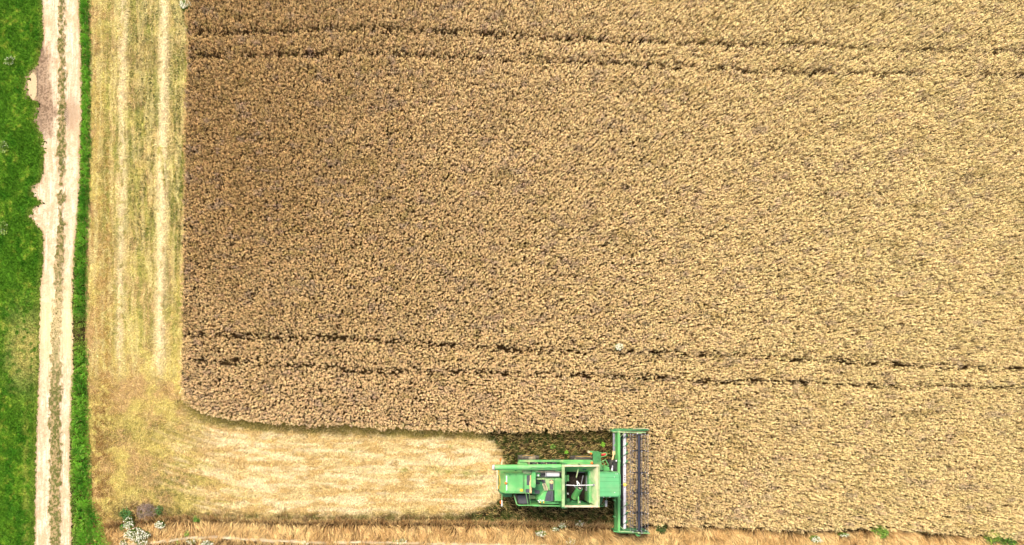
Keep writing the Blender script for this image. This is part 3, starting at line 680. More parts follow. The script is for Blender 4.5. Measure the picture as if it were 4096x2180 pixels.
class MB:
    """collects shapes in world metres, links them as ONE mesh object"""
    def __init__(s): s.bm = bmesh.new()
    def loft(s, rings, cap=True):
        R_ = [[s.bm.verts.new(p) for p in r] for r in rings]
        for a, b in zip(R_, R_[1:]):
            k = len(a)
            for i in range(k): s.bm.faces.new((a[i], a[(i+1) % k], b[(i+1) % k], b[i]))
        if cap:
            s.bm.faces.new(R_[0][::-1]); s.bm.faces.new(R_[-1])
        return s
    def prism(s, pts, z1, z0, Z=Z1):
        """outline pts as seen in the photograph on the top face at height z1, sides vertical down to z0"""
        top = [W(*Z(u, v), z1) for u, v in pts]
        return s.loft([[(x, y, z0) for x, y, z in top], top])
    def slab(s, u0, v0, u1, v1, z1, z0, Z=Z1): return s.prism([(u0,v1),(u1,v1),(u1,v0),(u0,v0)], z1, z0, Z)
    def box(s, x0, y0, z0, x1, y1, z1):
        return s.loft([[(x0,y0,z0),(x1,y0,z0),(x1,y1,z0),(x0,y1,z0)], [(x0,y0,z1),(x1,y0,z1),(x1,y1,z1),(x0,y1,z1)]])
    def tube(s, pts, r, seg=10, cap=True):
        """tube along world points; r number or list"""
        P = [Vector(p) for p in pts]; n = len(P); rr = r if isinstance(r, (list, tuple)) else [r]*n
        rings = []; ref = None
        for i, p in enumerate(P):
            d = (P[min(i+1, n-1)]-P[max(i-1, 0)]).normalized()
            if ref is None: ref = d.orthogonal().normalized()
            ref = (ref-d*ref.dot(d)).normalized(); q = d.cross(ref)
            rings.append([tuple(p+(ref*math.cos(2*math.pi*k/seg)+q*math.sin(2*math.pi*k/seg))*rr[i]) for k in range(seg)])
        return s.loft(rings, cap)
    def ptube(s, pts, r, Z=Z1, seg=8):   # (u, v, z)
        return s.tube([W(*Z(u, v), z) for u, v, z in pts], r, seg)
    def ball(s, c, r, sz=1.0, n=10):
        prof = [(math.sin(math.pi*i/n)*r, -math.cos(math.pi*i/n)*r*sz) for i in range(1, n)]
        return s.loft([[(c[0]+a*math.cos(2*math.pi*k/12), c[1]+a*math.sin(2*math.pi*k/12), c[2]+b) for k in range(12)] for a, b in prof])
    def build(s, name, m, parent, bevel=0.0, smooth=False, label=None):
        bmesh.ops.recalc_face_normals(s.bm, faces=s.bm.faces)
        if bevel:
            bmesh.ops.bevel(s.bm, geom=[e for e in s.bm.edges if e.is_manifold and e.calc_face_angle(0) > .5], offset=bevel, segments=2, affect='EDGES', clamp_overlap=True)
        for v in s.bm.verts: v.co.x -= CBX; v.co.y -= CBY
        # pieces that stand apart become parts of their own
        s.bm.verts.ensure_lookup_table(); s.bm.verts.index_update(); seen = {}; isl = []
        for v in s.bm.verts:
            if v in seen: continue
            st = [v]; seen[v] = len(isl); g_ = []
            while st:
                q = st.pop(); g_.append(q)
                for e in q.link_edges:
                    o_ = e.other_vert(q)
                    if o_ not in seen: seen[o_] = len(isl); st.append(o_)
            isl.append(g_)
        lo = np.array([np.min([v.co for v in g_], 0) for g_ in isl]); hi = np.array([np.max([v.co for v in g_], 0) for g_ in isl])
        size = (hi-lo).max(1); gap = np.maximum(0, np.maximum(lo[:, None]-hi[None], lo[None]-hi[:, None]))
        near = np.sqrt((gap**2).sum(2)) <= np.maximum(.02, .5*np.maximum(size[:, None], size[None]))
        comp = -np.ones(len(isl), int); c_ = 0
        for i in range(len(isl)):
            if comp[i] >= 0: continue
            st = [i]; comp[i] = c_
            while st:
                q = st.pop()
                for j in np.nonzero(near[q] & (comp < 0))[0]: comp[j] = c_; st.append(j)
            c_ += 1
        objs = []
        for k in range(c_):
            b2 = s.bm.copy() if c_ > 1 else s.bm
            if c_ > 1:
                b2.verts.ensure_lookup_table()
                dead = [b2.verts[v.index] for v, i in seen.items() if comp[i] != k]
                bmesh.ops.delete(b2, geom=dead, context='VERTS')
            objs.append(s.link(b2, name, m, parent, smooth, label)); b2.free()
        return objs[0]
    def link(s, b2, name, m, parent, smooth, label):
        me = bpy.data.meshes.new(name); b2.to_mesh(me)
        if smooth:
            me.polygons.foreach_set("use_smooth", [True]*len(me.polygons))
            me.set_sharp_from_angle(angle=R(40))
        me.materials.append(m); o = bpy.data.objects.new(name, me); col.objects.link(o); o.parent = parent
        if label: o["label"] = label
        return o
CH = bpy.data.objects.new("combine_harvester", None); CH.location = (CBX, CBY, 0); col.objects.link(CH)
tag(CH, "green combine harvester cutting along the lower edge of the grain crop", "combine harvester")

# --- chassis
ch = MB()
ch.box(7.2, -7.05, .55, 12.0, -5.35, 1.7); ch.box(9.0, -7.3, .6, 9.6, -5.0, 1.1); ch.box(12.4, -7.25, .45, 12.9, -5.05, .95)
ch.build("chassis", M_dark, CH, .03)
# --- rear straw hood: loft along z, sloping rear face
hx0 = W(*Z1(165, 700), 1.2)[0]
def rect(x0, x1, y0, y1, z): return [(x0,y0,z),(x1,y0,z),(x1,y1,z),(x0,y1,z)]
A = W(*Z1(218, 577), 2.9); B = W(*Z1(515, 812), 2.9)
hood = MB().loft([rect(A[0]-.10, B[0], B[1]+.05, A[1]-.05, .95), rect(A[0]-.14, B[0], B[1], A[1], 1.5), rect(A[0]-.16, B[0], B[1], A[1], 2.3), rect(A[0]+.0, B[0], B[1]+.02, A[1]-.02, 2.84), rect(A[0]+.05, B[0], B[1]+.06, A[1]-.06, 2.9)])
HO = hood.build("rear_hood", M_green, CH, .03)
MB().slab(236, 597, 420, 785, 2.925, 2.88).build("hatch", M_green, HO, .012)
MB().slab(232, 612, 243, 772, 2.945, 2.90).build("reflective_strip", M_white, HO)
MB().slab(385, 758, 416, 783, 2.94, 2.90).build("warning_sticker", M_yellow, HO)
MB().slab(458, 605, 510, 715, 2.92, 2.89).slab(445, 757, 514, 797, 2.92, 2.89).build("tread_pad", M_slate, HO, .008)
ck = MB(); ck.prism([(487,800),(514,805),(512,700),(510,605),(492,605),(494,660),(487,690),(492,750)], 2.96, 2.905).build("chaff_layer", M_tan, HO, .02)
MB().slab(417, 600, 420.5, 790, 2.931, 2.90).slab(428, 590, 431, 800, 2.912, 2.89).build("seam", M_dark, HO)
for v in (604, 708): pass
MB().ball(W(*Z1(230, 692), 3.0), .075).build("beacon", M_orange, HO, smooth=True)
hg = MB()
for v in (597, 607): hg.slab(268, v-3, 278, v+3, 2.95, 2.9); hg.slab(335, v-3, 345, v+3, 2.95, 2.9)
hg.build("hinge", M_dkgreen, HO)
# rear face: bumper bar, yellow stickers, oval badge
rx = A[0]-.165
rb = MB().box(rx-.06, B[1]-.05, .95, rx+.02, A[1]+.08, 1.25); rb.build("rear_bar", M_cream, HO, .015)
ys = MB()
for f0, f1 in ((.02,.13),(.2,.27),(.78,.93)):
    ys.box(rx-.012, B[1]+(A[1]-B[1])*(1-f1), 1.5, rx+.0, B[1]+(A[1]-B[1])*(1-f0), 1.75)
ys.build("rear_sticker", M_yellow, HO)
yc = (A[1]+B[1])/2
def oval(x0, x1, yc, zc, ry, rz, n=20): return [[(x, yc+ry*math.cos(2*math.pi*k/n), zc+rz*math.sin(2*math.pi*k/n)) for k in range(n)] for x in (x0, x1)]
MB().loft(oval(rx-.010, rx+.01, yc, 1.95, .30, .22)).build("badge", M_yellow, HO)
MB().loft(oval(rx-.016, rx-.009, yc, 1.95, .24, .16)).build("badge_field", M_dkgreen, HO)
MB().loft(oval(rx-.022, rx-.015, yc+.02, 1.97, .13, .06)).build("badge_figure", M_yellow, HO)
# chopper spreader below the hood
MB().prism([(150,610),(150,790),(215,845),(300,845),(300,600),(215,590)], 1.0, .6).build("straw_spreader", M_dkgreen, CH, .03)
# marker arms with lights
for (v0, v1, vo, vn) in ((575, 432, 437, "a"), (815, 945, 900, "b")):
    MB().ptube([(188, v0, 1.4), (184, (v0+v1)/2, 1.4)], .03).build("marker_arm", M_green_side, CH)
    MB().ptube([(184, (v0+v1)/2, 1.4), (186, v1, 1.4)], .04).build("marker_rod", M_white if v0 > 600 else M_cream, CH)
    MB().slab(166, vo-12, 181, vo+20, 1.45, 1.30).build("marker_light", M_orange, CH, .015)
# --- unloading auger tube
tube = MB(); a0 = W(*Z1(105, 520), 3.35); a1 = W(*Z1(860, 517), 3.3)
tube.tube([a0, a1], [.152, .175], 20)
UA = tube.build("unloading_auger", M_green, CH, smooth=True)
MB().tube([(a0[0]-.13, a0[1], 3.33), (a0[0], a0[1], 3.35)], [.15, .158], 20).build("spout_boot", mat("pale_rubber", rgb=(.42, .38, .33), rough=.8, noise=.2), UA, smooth=True)
MB().ptube([(500, 533, 3.47), (520, 522, 3.51), (640, 527, 3.50), (700, 522, 3.51), (760, 530, 3.49), (845, 520, 3.5)], .012, seg=6).build("cable", M_black, UA)
MB().slab(330, 543, 345, 560, 3.2, 2.9).slab(500, 540, 512, 565, 3.2, 2.9).build("auger_rest", M_dkgreen, CH)
# --- engine deck
dk = MB(); dk.slab(515, 645, 660, 815, 2.45, 1.7); DKO = dk.build("engine_deck", M_dkgreen, CH, .02)
MB().slab(545, 768, 600, 808, 2.47, 2.44).build("tread_pad", M_slate, DKO)
MB().slab(560, 685, 602, 700, 2.47, 2.44).build("slot", M_black, DKO)
MB().slab(520, 574, 850, 650, 2.0, 1.2).build("engine_bay", M_black, CH)
eng = MB()
for (u0, v0, u1, v1, z) in ((615,600,650,635,2.3),(655,612,700,636,2.4),(715,610,770,634,2.35),(780,615,835,640,2.3),(620,645,640,680,2.5),(560,632,640,645,2.52)):
    eng.slab(u0, v0, u1, v1, z, 1.9)
eng.build("engine", M_grey, CH, .03)
mf = MB(); mf.ptube([(660, 592, 2.85), (815, 594, 2.85)], .155, seg=18); MFO = mf.build("muffler", M_white, CH, smooth=True)
MB().ptube([(620, 592, 2.8), (640, 591, 2.85), (662, 592, 2.85)], .085, seg=12).ptube([(813, 594, 2.85), (826, 598, 2.85), (828, 620, 2.7)], .09, seg=12).build("exhaust_pipe", M_black, MFO, smooth=True)
MB().ptube([(664, 592, 2.85), (670, 592, 2.85)], .165, seg=18).ptube([(806, 594, 2.85), (812, 594, 2.85)], .165, seg=18).build("band", M_grey, MFO, smooth=True)
MB().slab(560, 576, 606, 626, 2.75, 2.0).build("coolant_box", M_green_side, CH, .02)
MB().ptube([(583, 606, 2.76), (583, 606, 2.80)], .06, seg=12).build("filler_cap", M_white, CH)
MB().ptube([(545, 569, 2.95), (848, 570, 2.95)], .03).build("bay_rail", M_cream, CH)
MB().slab(556, 638, 700, 655, 2.75, 2.4).build("bay_sill", M_paleg, CH, .01)
# raised covers
MB().prism([(505,738),(545,747),(556,740),(558,568),(552,562),(520,562),(512,600)], 3.12, 2.86).build("radiator_cover", M_green, CH, .03)
MB().prism([(405,560),(415,582),(430,590),(514,590),(518,552),(420,550)], 3.05, 2.80).build("discharge_elbow", M_paleg, CH, .04)
CV = MB().prism([(655,642),(762,642),(762,772),(700,772),(668,690)], 2.88, 2.3).build("service_cover", M_green_side, CH, .02)
MB().slab(709, 655, 750, 765, 2.90, 2.86).build("tread_pad", M_slate, CV)
MB().ball(W(*Z1(730, 682), 2.9), .11, .25).build("chaff_heap", M_tan, CV)
MB().slab(766, 640, 846, 892, 3.0, 2.2).build("tank_deck", M_green, CH, .025)
MB().slab(762, 640, 767, 892, 2.95, 2.5).build("deck_seam", M_dkgreen, CH)
ld = MB(); 
for u0, v0, u1, v1 in ((630,700,655,770),(663,698,690,770)): ld.ptube([(u0,v0,3.0),(u1,v1,3.0)], .022)
for i in range(6):
    t = i/5.; ld.ptube([(630+25*t, 702+66*t, 3.0), (664+26*t, 700+68*t, 3.0)], .018)
ld.build("engine_ladder", M_cream, CH)
MB().prism([(640,655),(660,658),(668,695),(645,700)], 2.8, 2.5).build("battery_box", M_slate, CH, .02)
CP = MB().prism([(580,862),(640,800),(690,770),(712,772),(752,772),(752,892),(700,905),(600,915),(583,895)], 2.86, 1.9).build("curved_side_cover", M_green, CH, .05)
BP = MB().prism([(655,890),(662,850),(672,810),(690,776),(749,774),(750,890)], 2.90, 2.84).build("black_inlay", M_slate, CP, .01)
MB().slab(685, 850, 689, 878, 2.915, 2.89).slab(712, 825, 717, 878, 2.915, 2.89).build("slot", M_black, BP)
lt_ = MB(); 
for u, v in ((586,885),(597,900),(605,878),(640,882),(625,888)): lt_.ball(W(*Z1(u, v), 2.89), .035)
lt_.build("work_light", M_white, CP)
MB().slab(607, 893, 613, 912, 2.89, 2.84).slab(641, 893, 650, 912, 2.89, 2.84).build("marker_sticker", M_yellow, CP)
MB().slab(636, 774, 663, 808, 2.5, 2.0).build("air_filter", M_black, CH, .05)
MB().slab(615, 895, 842, 921, 2.72, 1.9).build("lower_side_cover", M_green, CH, .02)
# left rear: battery box, step and rails
MB().prism([(352,826),(478,824),(482,918),(372,922)], 2.2, 1.2).build("rotary_screen_box", M_slate, CH, .03)
MB().slab(482, 826, 577, 864, 1.95, 1.85).build("step_plate", M_paleg, CH)
MB().slab(500, 872, 592, 928, 1.7, 1.1).build("fuel_tank", M_dkgreen, CH, .04)
rl = MB()
rl.ptube([(318,820,2.3),(350,925,2.3),(372,936,2.3),(520,934,2.3)], .035)
rl.ptube([(448,803,2.9),(474,928,2.4)], .022); rl.ptube([(452,800,2.92),(485,806,2.92),(500,928,2.4)], .022)
rl.build("guard_rail", M_green_side, CH)
# side panels
SP = MB().prism([(500,935),(540,948),(846,950),(1250,950),(1250,938),(846,934),(520,930)], 2.55, 1.05).build("side_panel", M_green_side, CH, .015)
MB().prism([(360,492),(375,445),(465,446),(466,494)], 2.2, 1.9).build("rear_fender", M_green, CH, .04)
SQ = MB().prism([(378,462),(372,443),(390,441),(1178,441),(1186,462)], 2.3, 2.05).build("side_panel", M_green_side, CH, .015)
MB().slab(480, 464, 845, 492, 1.5, 1.0).build("belt_bay", M_black, CH)
bb = MB()
for (u, v, r) in ((545,478,.12),(640,478,.16),(700,480,.09),(760,478,.14)): bb.ptube([(u, v-9, 1.75), (u, v+9, 1.75)], r, seg=14)
bb.build("drive_pulley", M_grey, CH)
MB().slab(483, 462, 487, 492, 2.3, 1.5).slab(575, 466, 579, 492, 2.2, 1.5).slab(670, 464, 680, 492, 2.2, 1.5).build("panel_strut", M_cream, CH)
MB().slab(846, 466, 1160, 490, 2.75, 1.6).slab(1000, 462, 1186, 472, 2.6, 1.6).build("tank_shoulder", M_green, CH, .02)
MB().ball(W(*Z1(1172, 470), 2.75), .07).build("indicator_light", M_orange, CH, smooth=True)
MB().ball(W(*Z1(1172, 953), 2.65), .07).build("indicator_light", M_orange, CH, smooth=True)
MB().ball(W(*Z1(1250, 957), 2.2), .05).build("indicator_light", M_orange, CH, smooth=True)

# --- grain tank: open box, rim at 3.6, walls slope in to the lower opening
ZR = 3.6
def P(u, v, z): return W(*Z1(u, v), z)
ox0, oy1, _ = P(847, 497, ZR); ox1, oy0, _ = P(1246, 948, ZR)
TK = MB()
TK.loft([rect(ox0+.06, ox1-.45, oy0+.12, oy1-.10, 1.7), rect(ox0+.06, ox1-.45, oy0+.05, oy1-.06, 3.0)][:1]+[rect(ox0+.06, ox1-.45, oy0+.05, oy1-.06, 1.72)])
TK = TK.build("grain_tank", M_dkgreen, CH)
def wall(a, b, c, d, th=.03):      # quad panel with thickness
    a, b, c, d = map(Vector, (a, b, c, d)); nrm = (b-a).cross(d-a).normalized()*th
    return [[tuple(a), tuple(b), tuple(c), tuple(d)], [tuple(p+nrm) for p in (a, b, c, d)]]
zi = 2.95
ix0 = P(893, 700, zi)[0]; ix1 = P(1142, 700, zi)[0]; iy1 = P(1000, 566, zi)[1]; iy0 = oy0+.06
mx1 = P(1160, 700, 3.0)[0]
# inner walls (upper, sloping) and vertical skirts below
lw = MB().loft(wall((ox0+.06, oy0, ZR), (ox0+.06, oy1, ZR), (ix0, iy1, zi), (ix0, iy0, zi))); lw.box(ix0-.04, iy0, 1.7, ix0, iy1, zi)
lw.build("tank_wall", M_dkgreen, TK)
tw = MB().loft(wall((ox0, oy1-.04, ZR), (ox1-.02, oy1-.04, ZR), (ix1, iy1, zi), (ix0, iy1, zi))); tw.box(ix0, iy1, 1.7, ix1, iy1+.04, zi)
tw.build("tank_wall", M_green_side, TK)
bw = MB(); bw.box(ox0, oy0, 1.7, ox1-.5, oy0+.04, 3.55); bw.build("tank_wall", M_dkgreen, TK)
rw = MB().loft(wall((ox1-.03, oy0, ZR), (ox1-.03, oy1, ZR), (mx1, oy1-.18, 3.0), (mx1, oy0+.1, 3.0)))
for f in (.17, .83):
    y = oy0+(oy1-oy0)*f
    rw.box(mx1+.02, y-.02, 3.05, ox1-.1, y+.02, 3.22)
rw.build("tank_wall", cream_rim_wall(), TK)
rx2 = MB().box(ix1, iy0, 1.7, ix1+.04, iy1, 3.0); rx2.loft(wall((mx1, oy0+.1, 3.0), (mx1, oy1-.18, 3.0), (ix1, oy1-.2, 2.97), (ix1, oy0+.1, 2.97)))
rx2.build("tank_ledge", M_green_side, TK)
cr = MB()          # pointed front and rear gussets that close the sides of the flared wall
for y in (oy0, oy1-.04):
    cr.loft([[(ox1-.03, y, ZR), (ox1-.5, y, ZR), (mx1-.05, y, 3.0)], [(ox1-.03, y+.035, ZR), (ox1-.5, y+.035, ZR), (mx1-.05, y+.035, 3.0)]])
cr.build("gusset", M_paleg, TK)
# rim beams
MB().box(ox0-.02, oy0-.03, 3.50, ox0+.13, oy1+.03, 3.66).build("rim_beam", M_paleg, TK, .015)
MB().box(ox0+.13, oy1-.07, 3.52, ox1, oy1+.03, 3.64).build("rim_beam", M_cream, TK, .01)
MB().box(ox0+.13, oy0-.05, 3.46, ox1-.02, oy0+.05, 3.615).build("rim_beam", M_cream, TK, .01)
MB().box(ox1-.02, oy0-.04, 3.5, ox1+.05, oy1+.03, 3.64).build("rim_beam", M_paleg, TK, .01)
MB().box(ox0+.0, oy1+.03, 3.3, ox0+.25, oy1+.1, 3.6).box(ox0+.9, oy1+.03, 3.5, ox0+.95, oy1+.09, 3.66).box(ox0-.02, oy0-.1, 3.35, ox0+.25, oy0-.03, 3.6).build("bracket", M_dkgreen, TK)
# grain surface, a lumpy heap
bm = MB(); nx_, ny_ = 26, 30
vs = [[bm.bm.verts.new((ix0+(ix1-ix0)*i/nx_, iy0+(iy1-iy0)*j/ny_, 2.0+.35*math.exp(-((i/nx_-.45)**2+(j/ny_-.6)**2)*7)+.05*random.random())) for j in range(ny_+1)] for i in range(nx_+1)]
for i in range(nx_):
    for j in range(ny_): bm.bm.faces.new((vs[i][j], vs[i+1][j], vs[i+1][j+1], vs[i][j+1]))
bm.build("grain_heap", M_grain, TK, smooth=True)
MB().slab(1108, 615, 1140, 780, 2.5, 2.3).slab(1000, 570, 1100, 578, 2.6, 2.3).build("tank_lining", M_grey, TK)
# cross rod, filling auger, struts, small ladder, window
MB().ptube([(882,712,3.35),(990,719,3.4),(1035,716,3.4),(1215,712,3.35)], .022).build("cross_rod", M_white, TK)
MB().slab(1182, 703, 1218, 722, 3.38, 3.3).slab(884, 704, 892, 722, 3.4, 3.3).build("rod_clamp", M_grey, TK, .01)
FA = MB().ptube([(978,852,2.5),(990,830,2.6),(1038,745,3.3)], [.19,.20,.17], seg=14).build("filling_auger", M_green, TK, smooth=True)
MB().ptube([(1036,748,3.28),(1040,741,3.36)], .14, seg=14).build("auger_mouth", M_black, FA)
MB().ptube([(1030,742,3.44),(1050,752,3.42)], .03).build("mouth_edge", M_cream, FA)
MB().slab(1003, 706, 1048, 735, 3.15, 2.9).build("auger_bracket", M_dark, TK, .02)
MB().ptube([(1008,668,3.2),(1016,712,3.3)], .028).ptube([(1012,672,3.2),(1040,708,3.3)], .022).ptube([(975,716,3.35),(995,745,3.1)], .03).build("auger_strut", M_white, TK)
MB().ptube([(1076,610,2.9),(1052,712,2.8)], .03).build("level_sensor_rod", M_grey, TK)
MB().prism([(1022,522),(1034,522),(1007,632),(998,630)], 3.3, 3.22).build("cover_strut", M_paleg, TK)
MB().slab(958, 835, 1010, 862, 2.6, 2.3).slab(945, 885, 1015, 915, 2.45, 2.2).slab(893, 862, 930, 912, 2.4, 2.2).build("auger_base", M_dkgreen, TK, .02)
MB().ptube([(1022,820,2.9),(1028,925,2.9)], .045).build("support_post", M_green_side, TK)
MB().ball(P(1035, 900, 2.6), .07).ball(P(908, 808, 2.6), .06).build("bolt_head", M_white, TK)
lad = MB(); lad.ptube([(905,605,3.1),(905,670,3.1)], .015).ptube([(916,603,3.1),(916,668,3.1)], .015)
for v in (606, 622, 638, 654, 668): lad.ptube([(900,v,3.1),(918,v,3.1)], .014)
lad.slab(880, 605, 893, 683, 3.2, 3.1); lad.build("tank_ladder", M_green_side, TK)
MB().slab(1072, 514, 1112, 550, 3.25, 3.2).build("tank_window", M_glass, TK)
MB().slab(1128, 520, 1140, 900, 3.02, 2.99).build("ledge_seam", M_dkgreen, TK)

# --- cab
def rrect(u0, v0, u1, v1, r, k=5, left_r=None):
    pts = []
    for (cu, cv, a0, rad) in ((u0, v1, 90, left_r or r), (u1, v1, 0, r), (u1, v0, 270, r), (u0, v0, 180, left_r or r)):
        cx = cu+(rad if cu == u0 else -rad); cy = cv-(rad if cv == v1 else -rad)
        seq = []
        for i in range(k+1):
            a = R(a0+90*i/k); seq.append((cx+rad*math.cos(a), cy+rad*math.sin(a)))
        pts += seq
    # order by angle around the centre
    mu, mv = (u0+u1)/2, (v0+v1)/2
    return sorted(pts, key=lambda p: math.atan2(p[1]-mv, p[0]-mu))
CAB = MB()
c0_, c1_ = P(1250, 600, 1.5), P(1470, 830, 3.3)
gx0, gy1, _ = P(1262, 590, 3.4); gx1, gy0, _ = P(1468, 832, 3.4)
CAB.loft([rect(gx0, gx1-.15, gy0+.1, gy1-.1, 1.35), rect(gx0, gx1, gy0, gy1, 2.2), rect(gx0, gx1-.03, gy0+.03, gy1-.03, 3.38)])
CAB = CAB.build("cab", M_glass, CH, .03)
cp = MB()
for x in (gx0, gx1-.06):
    for y in (gy0-.01, gy1-.05): cp.box(x, y, 1.35, x+.07, y+.06, 3.4)
cp.box(gx0-.02, gy0-.02, 1.2, gx1-.1, gy1+.02, 1.6); cp.build("cab_frame", M_green_side, CAB)
outer = rrect(1244, 571, 1490, 848, 34, left_r=8); inner = rrect(1250, 584, 1474, 834, 26, left_r=6)
RF = MB().loft([[P(u, v, 3.60)[:2]+(3.36,) for u, v in outer], [P(u, v, 3.60)[:2]+(3.53,) for u, v in outer], [P(1367+(u-1367)*.985, 709+(v-709)*.98, 3.6) for u, v in outer]])
RF = RF.build("cab_roof", M_roof, CAB, .02)
g1 = MB().loft([[P(u, v, 3.6)[:2]+(3.59,) for u, v in inner], [P(1360+(u-1360)*.99, 709+(v-709)*.99, 3.615) for u, v in inner]]).build("roof_panel", M_roof, RF)
gr = MB()
pr = [P(u, v, 3.612)[:2]+(3.612,) for u, v in rrect(1250, 580, 1478, 838, 28, left_r=6)]
gr.tube([p for p in pr if True]+[pr[0]], .011, 5)
gr.build("roof_groove", M_dkgreen, RF)
gz = MB()
for v in (632, 673, 745, 788): gz.slab(1252, v-1.3, 1472, v+1.3, 3.622, 3.60)
gz.build("roof_rib", M_dkgreen, RF)
bt = MB()
for u, v in ((1435,590),(1418,625),(1300,845),(1370,845),(1422,795),(1452,590)): bt.ball(P(u, v, 3.62), .02)
bt.build("roof_bolt", M_white, RF)
MB().ball(P(1533, 710, 2.95), .105).build("beacon", M_lamp, CAB, smooth=True, label="round yellow lamp in front of the cab")
MB().ptube([(1488, 708, 2.9), (1535, 712, 2.86), (1560, 716, 2.7)], .02).build("beacon_arm", M_grey, CAB)
# --- platform, steps and hand rails
PL = MB().prism([(1182,362),(1192,345),(1268,352),(1272,462),(1302,548),(1190,552)], 1.95, 1.88).build("platform", M_perf, CH)
MB().prism([(1250,850),(1296,850),(1292,880),(1274,922),(1250,938)], 1.95, 1.88).build("platform", M_perf, CH)
MB().prism([(1145,342),(1250,346),(1262,360),(1182,372),(1150,368)], 1.75, 1.5).build("step", M_green_side, PL, .02)
MB().slab(1136, 340, 1152, 366, 1.8, 1.5).build("step_end", M_cream, PL, .02)
MB().slab(1155, 360, 1175, 376, 1.85, 1.6).build("step_light", M_orange, PL, .02)
hr = MB(); hr.ptube([(1266,356,2.3),(1285,366,2.5),(1322,358,2.6),(1334,366,2.6),(1334,384,2.6),(1312,398,2.5),(1274,406,2.3)], .024)
hr.build("hand_rail", M_green_side, PL)
hr = MB(); hr.ptube([(1276,458,2.3),(1300,462,2.5),(1290,448,2.8),(1322,434,2.8),(1357,500,2.8),(1312,506,2.6)], .024); hr.ptube([(1300,462,2.5),(1318,505,2.5),(1280,498,2.2)], .022)
hr.build("hand_rail", M_green_side, PL)
MB().ptube([(1278,382,2.1),(1322,378,2.1)], .07, seg=12).build("fire_extinguisher", M_red, PL, smooth=True, label="red cylinder with a white end")
MB().slab(1302, 514, 1364, 562, 1.8, 1.3).build("toolbox", M_green, CH, .03)
MB().prism([(1316,882),(1342,880),(1340,950),(1318,952)], 2.5, 2.45).build("mirror", mat("mirror_back", rgb=(.3,.3,.27), rough=.5), CH, .01)
MB().ptube([(1330,850,2.4),(1330,885,2.5)], .02).ptube([(1250,948,2.2),(1296,946,2.2),(1312,930,2.2),(1318,900,2.3)], .02).ptube([(1270,938,2.2),(1292,925,2.2),(1300,905,2.2)], .018).build("side_rail", M_green_side, CH)

# --- wheels
def wheel(x, y, r, wd, s):
    t = MB(); prof = [(.58, -.42), (.80, -.5), (.93, -.48), (1.0, -.38), (1.0, .38), (.93, .48), (.80, .5), (.58, .42)]
    N = 40
    t.loft([[(x+r*a*math.cos(2*math.pi*k/N), y+wd*b, r+r*a*math.sin(2*math.pi*k/N)) for k in range(N)] for a, b in prof])
    for k in range(22):
        for sg in (-1, 1):
            a = 2*math.pi*(k+(.25 if sg > 0 else -.25))/22; da = .16
            c = []
            for aa, yy in ((a, .48*sg), (a+.09, .48*sg), (a+da+.09, .02*sg), (a+da, .02*sg)):
                c.append((math.cos(aa), yy, math.sin(aa)))
            t.loft([[(x+r*.985*p[0], y+wd*p[1], r+r*.985*p[2]) for p in c], [(x+r*1.045*p[0], y+wd*p[1], r+r*1.045*p[2]) for p in c]])
    w_ = bpy.data.objects.new("wheel", None); col.objects.link(w_); w_.parent = CH
    t.build("tyre", M_rubber, w_)
    rm = MB(); prof = [(.0, .20), (.25, .20), (.30, .12), (.50, .16), (.56, .40), (.60, .44), (.60, .40), (.54, .36), (.52, -.42), (.60, -.44), (.0, -.3)]
    prof = [(max(a, .01), b) for a, b in prof]
    rm.loft([[(x+r*a*math.cos(2*math.pi*k/24), y+s*wd*b, r+r*a*math.sin(2*math.pi*k/24)) for k in range(24)] for a, b in prof])
    rm.build("rim", M_yellow, w_, smooth=True)
fx = P(1085, 500, .85)[0]; rxw = P(478, 500, .65)[0]
yT = P(500, 393, .7)[1]; yF = P(1080, 399, .75)[1]; cyv = -6.16
wheel(fx, yF-.27, .78, .52, 1); wheel(fx, 2*cyv-(yF-.27), .78, .52, -1)
wheel(rxw, yT-.24, .60, .48, 1); wheel(rxw, 2*cyv-(yT-.24), .60, .48, -1)
MB().tube([(fx, yF-.4, .78), (fx, 2*cyv-yF+.4, .78)], .16, 12).tube([(rxw, yT-.3, .62), (rxw, 2*cyv-yT+.3, .62)], .1, 12).build("axle", M_dark, CH)

# --- header
HD = MB(); zb = 1.1
yTop = P(1470, 122, zb)[1]; yBot = P(1470, 1232, zb)[1]
bx0 = P(1457, 600, zb)[0]; bx1 = P(1484, 600, zb)[0]; px0 = P(1436, 600, .95)[0]
HD.box(bx0, yBot, .88, bx1, yTop, zb); HD.box(bx1-.05, yBot, .25, bx1, yTop, .88)
HD = HD.build("header", M_green_side, CH, .015)
MB().box(px0, yBot+.05, .55, bx0-.03, yTop-.05, .93).build("lower_beam", M_green, HD, .02)
kn = P(1600, 600, .2)[0]
MB().loft([[(bx1, yBot, .28), (kn, yBot, .12), (kn, yTop, .12), (bx1, yTop, .28)], [(bx1, yBot, .31), (kn, yBot, .15), (kn, yTop, .15), (bx1, yTop, .31)]]).build("table", M_grey, HD)
MB().box(bx1+.003, yBot+.04, .34, bx1+.02, yTop-.04, 1.0).box(bx1+.02, yBot+.04, .325, P(1527, 600, .62)[0], yTop-.04, .345).build("back_sheet_shade_strip", M_black, HD)  # back sheet plus an added black floor strip for the shade behind the auger
MB().box(kn-.04, yBot, .10, kn+.06, yTop, .17).build("knife_bar", M_grey, HD)
bk = MB()
for v in (275, 880, 1060):
    y = P(1440, v, .9)[1]; bk.box(px0-.12, y-.04, .7, px0, y+.04, .95)
for v in (452, 870): 
    y = P(1440, v, 1.1)[1]; bk.box(bx0-.01, y-.05, 1.06, bx1+.01, y+.05, 1.13)
bk.build("beam_bracket", M_green_side, HD)
MB().slab(1451, 160, 1457, 180, .98, .94).slab(1451, 1150, 1457, 1172, .98, .94).build("reflector", M_yellow, HD)
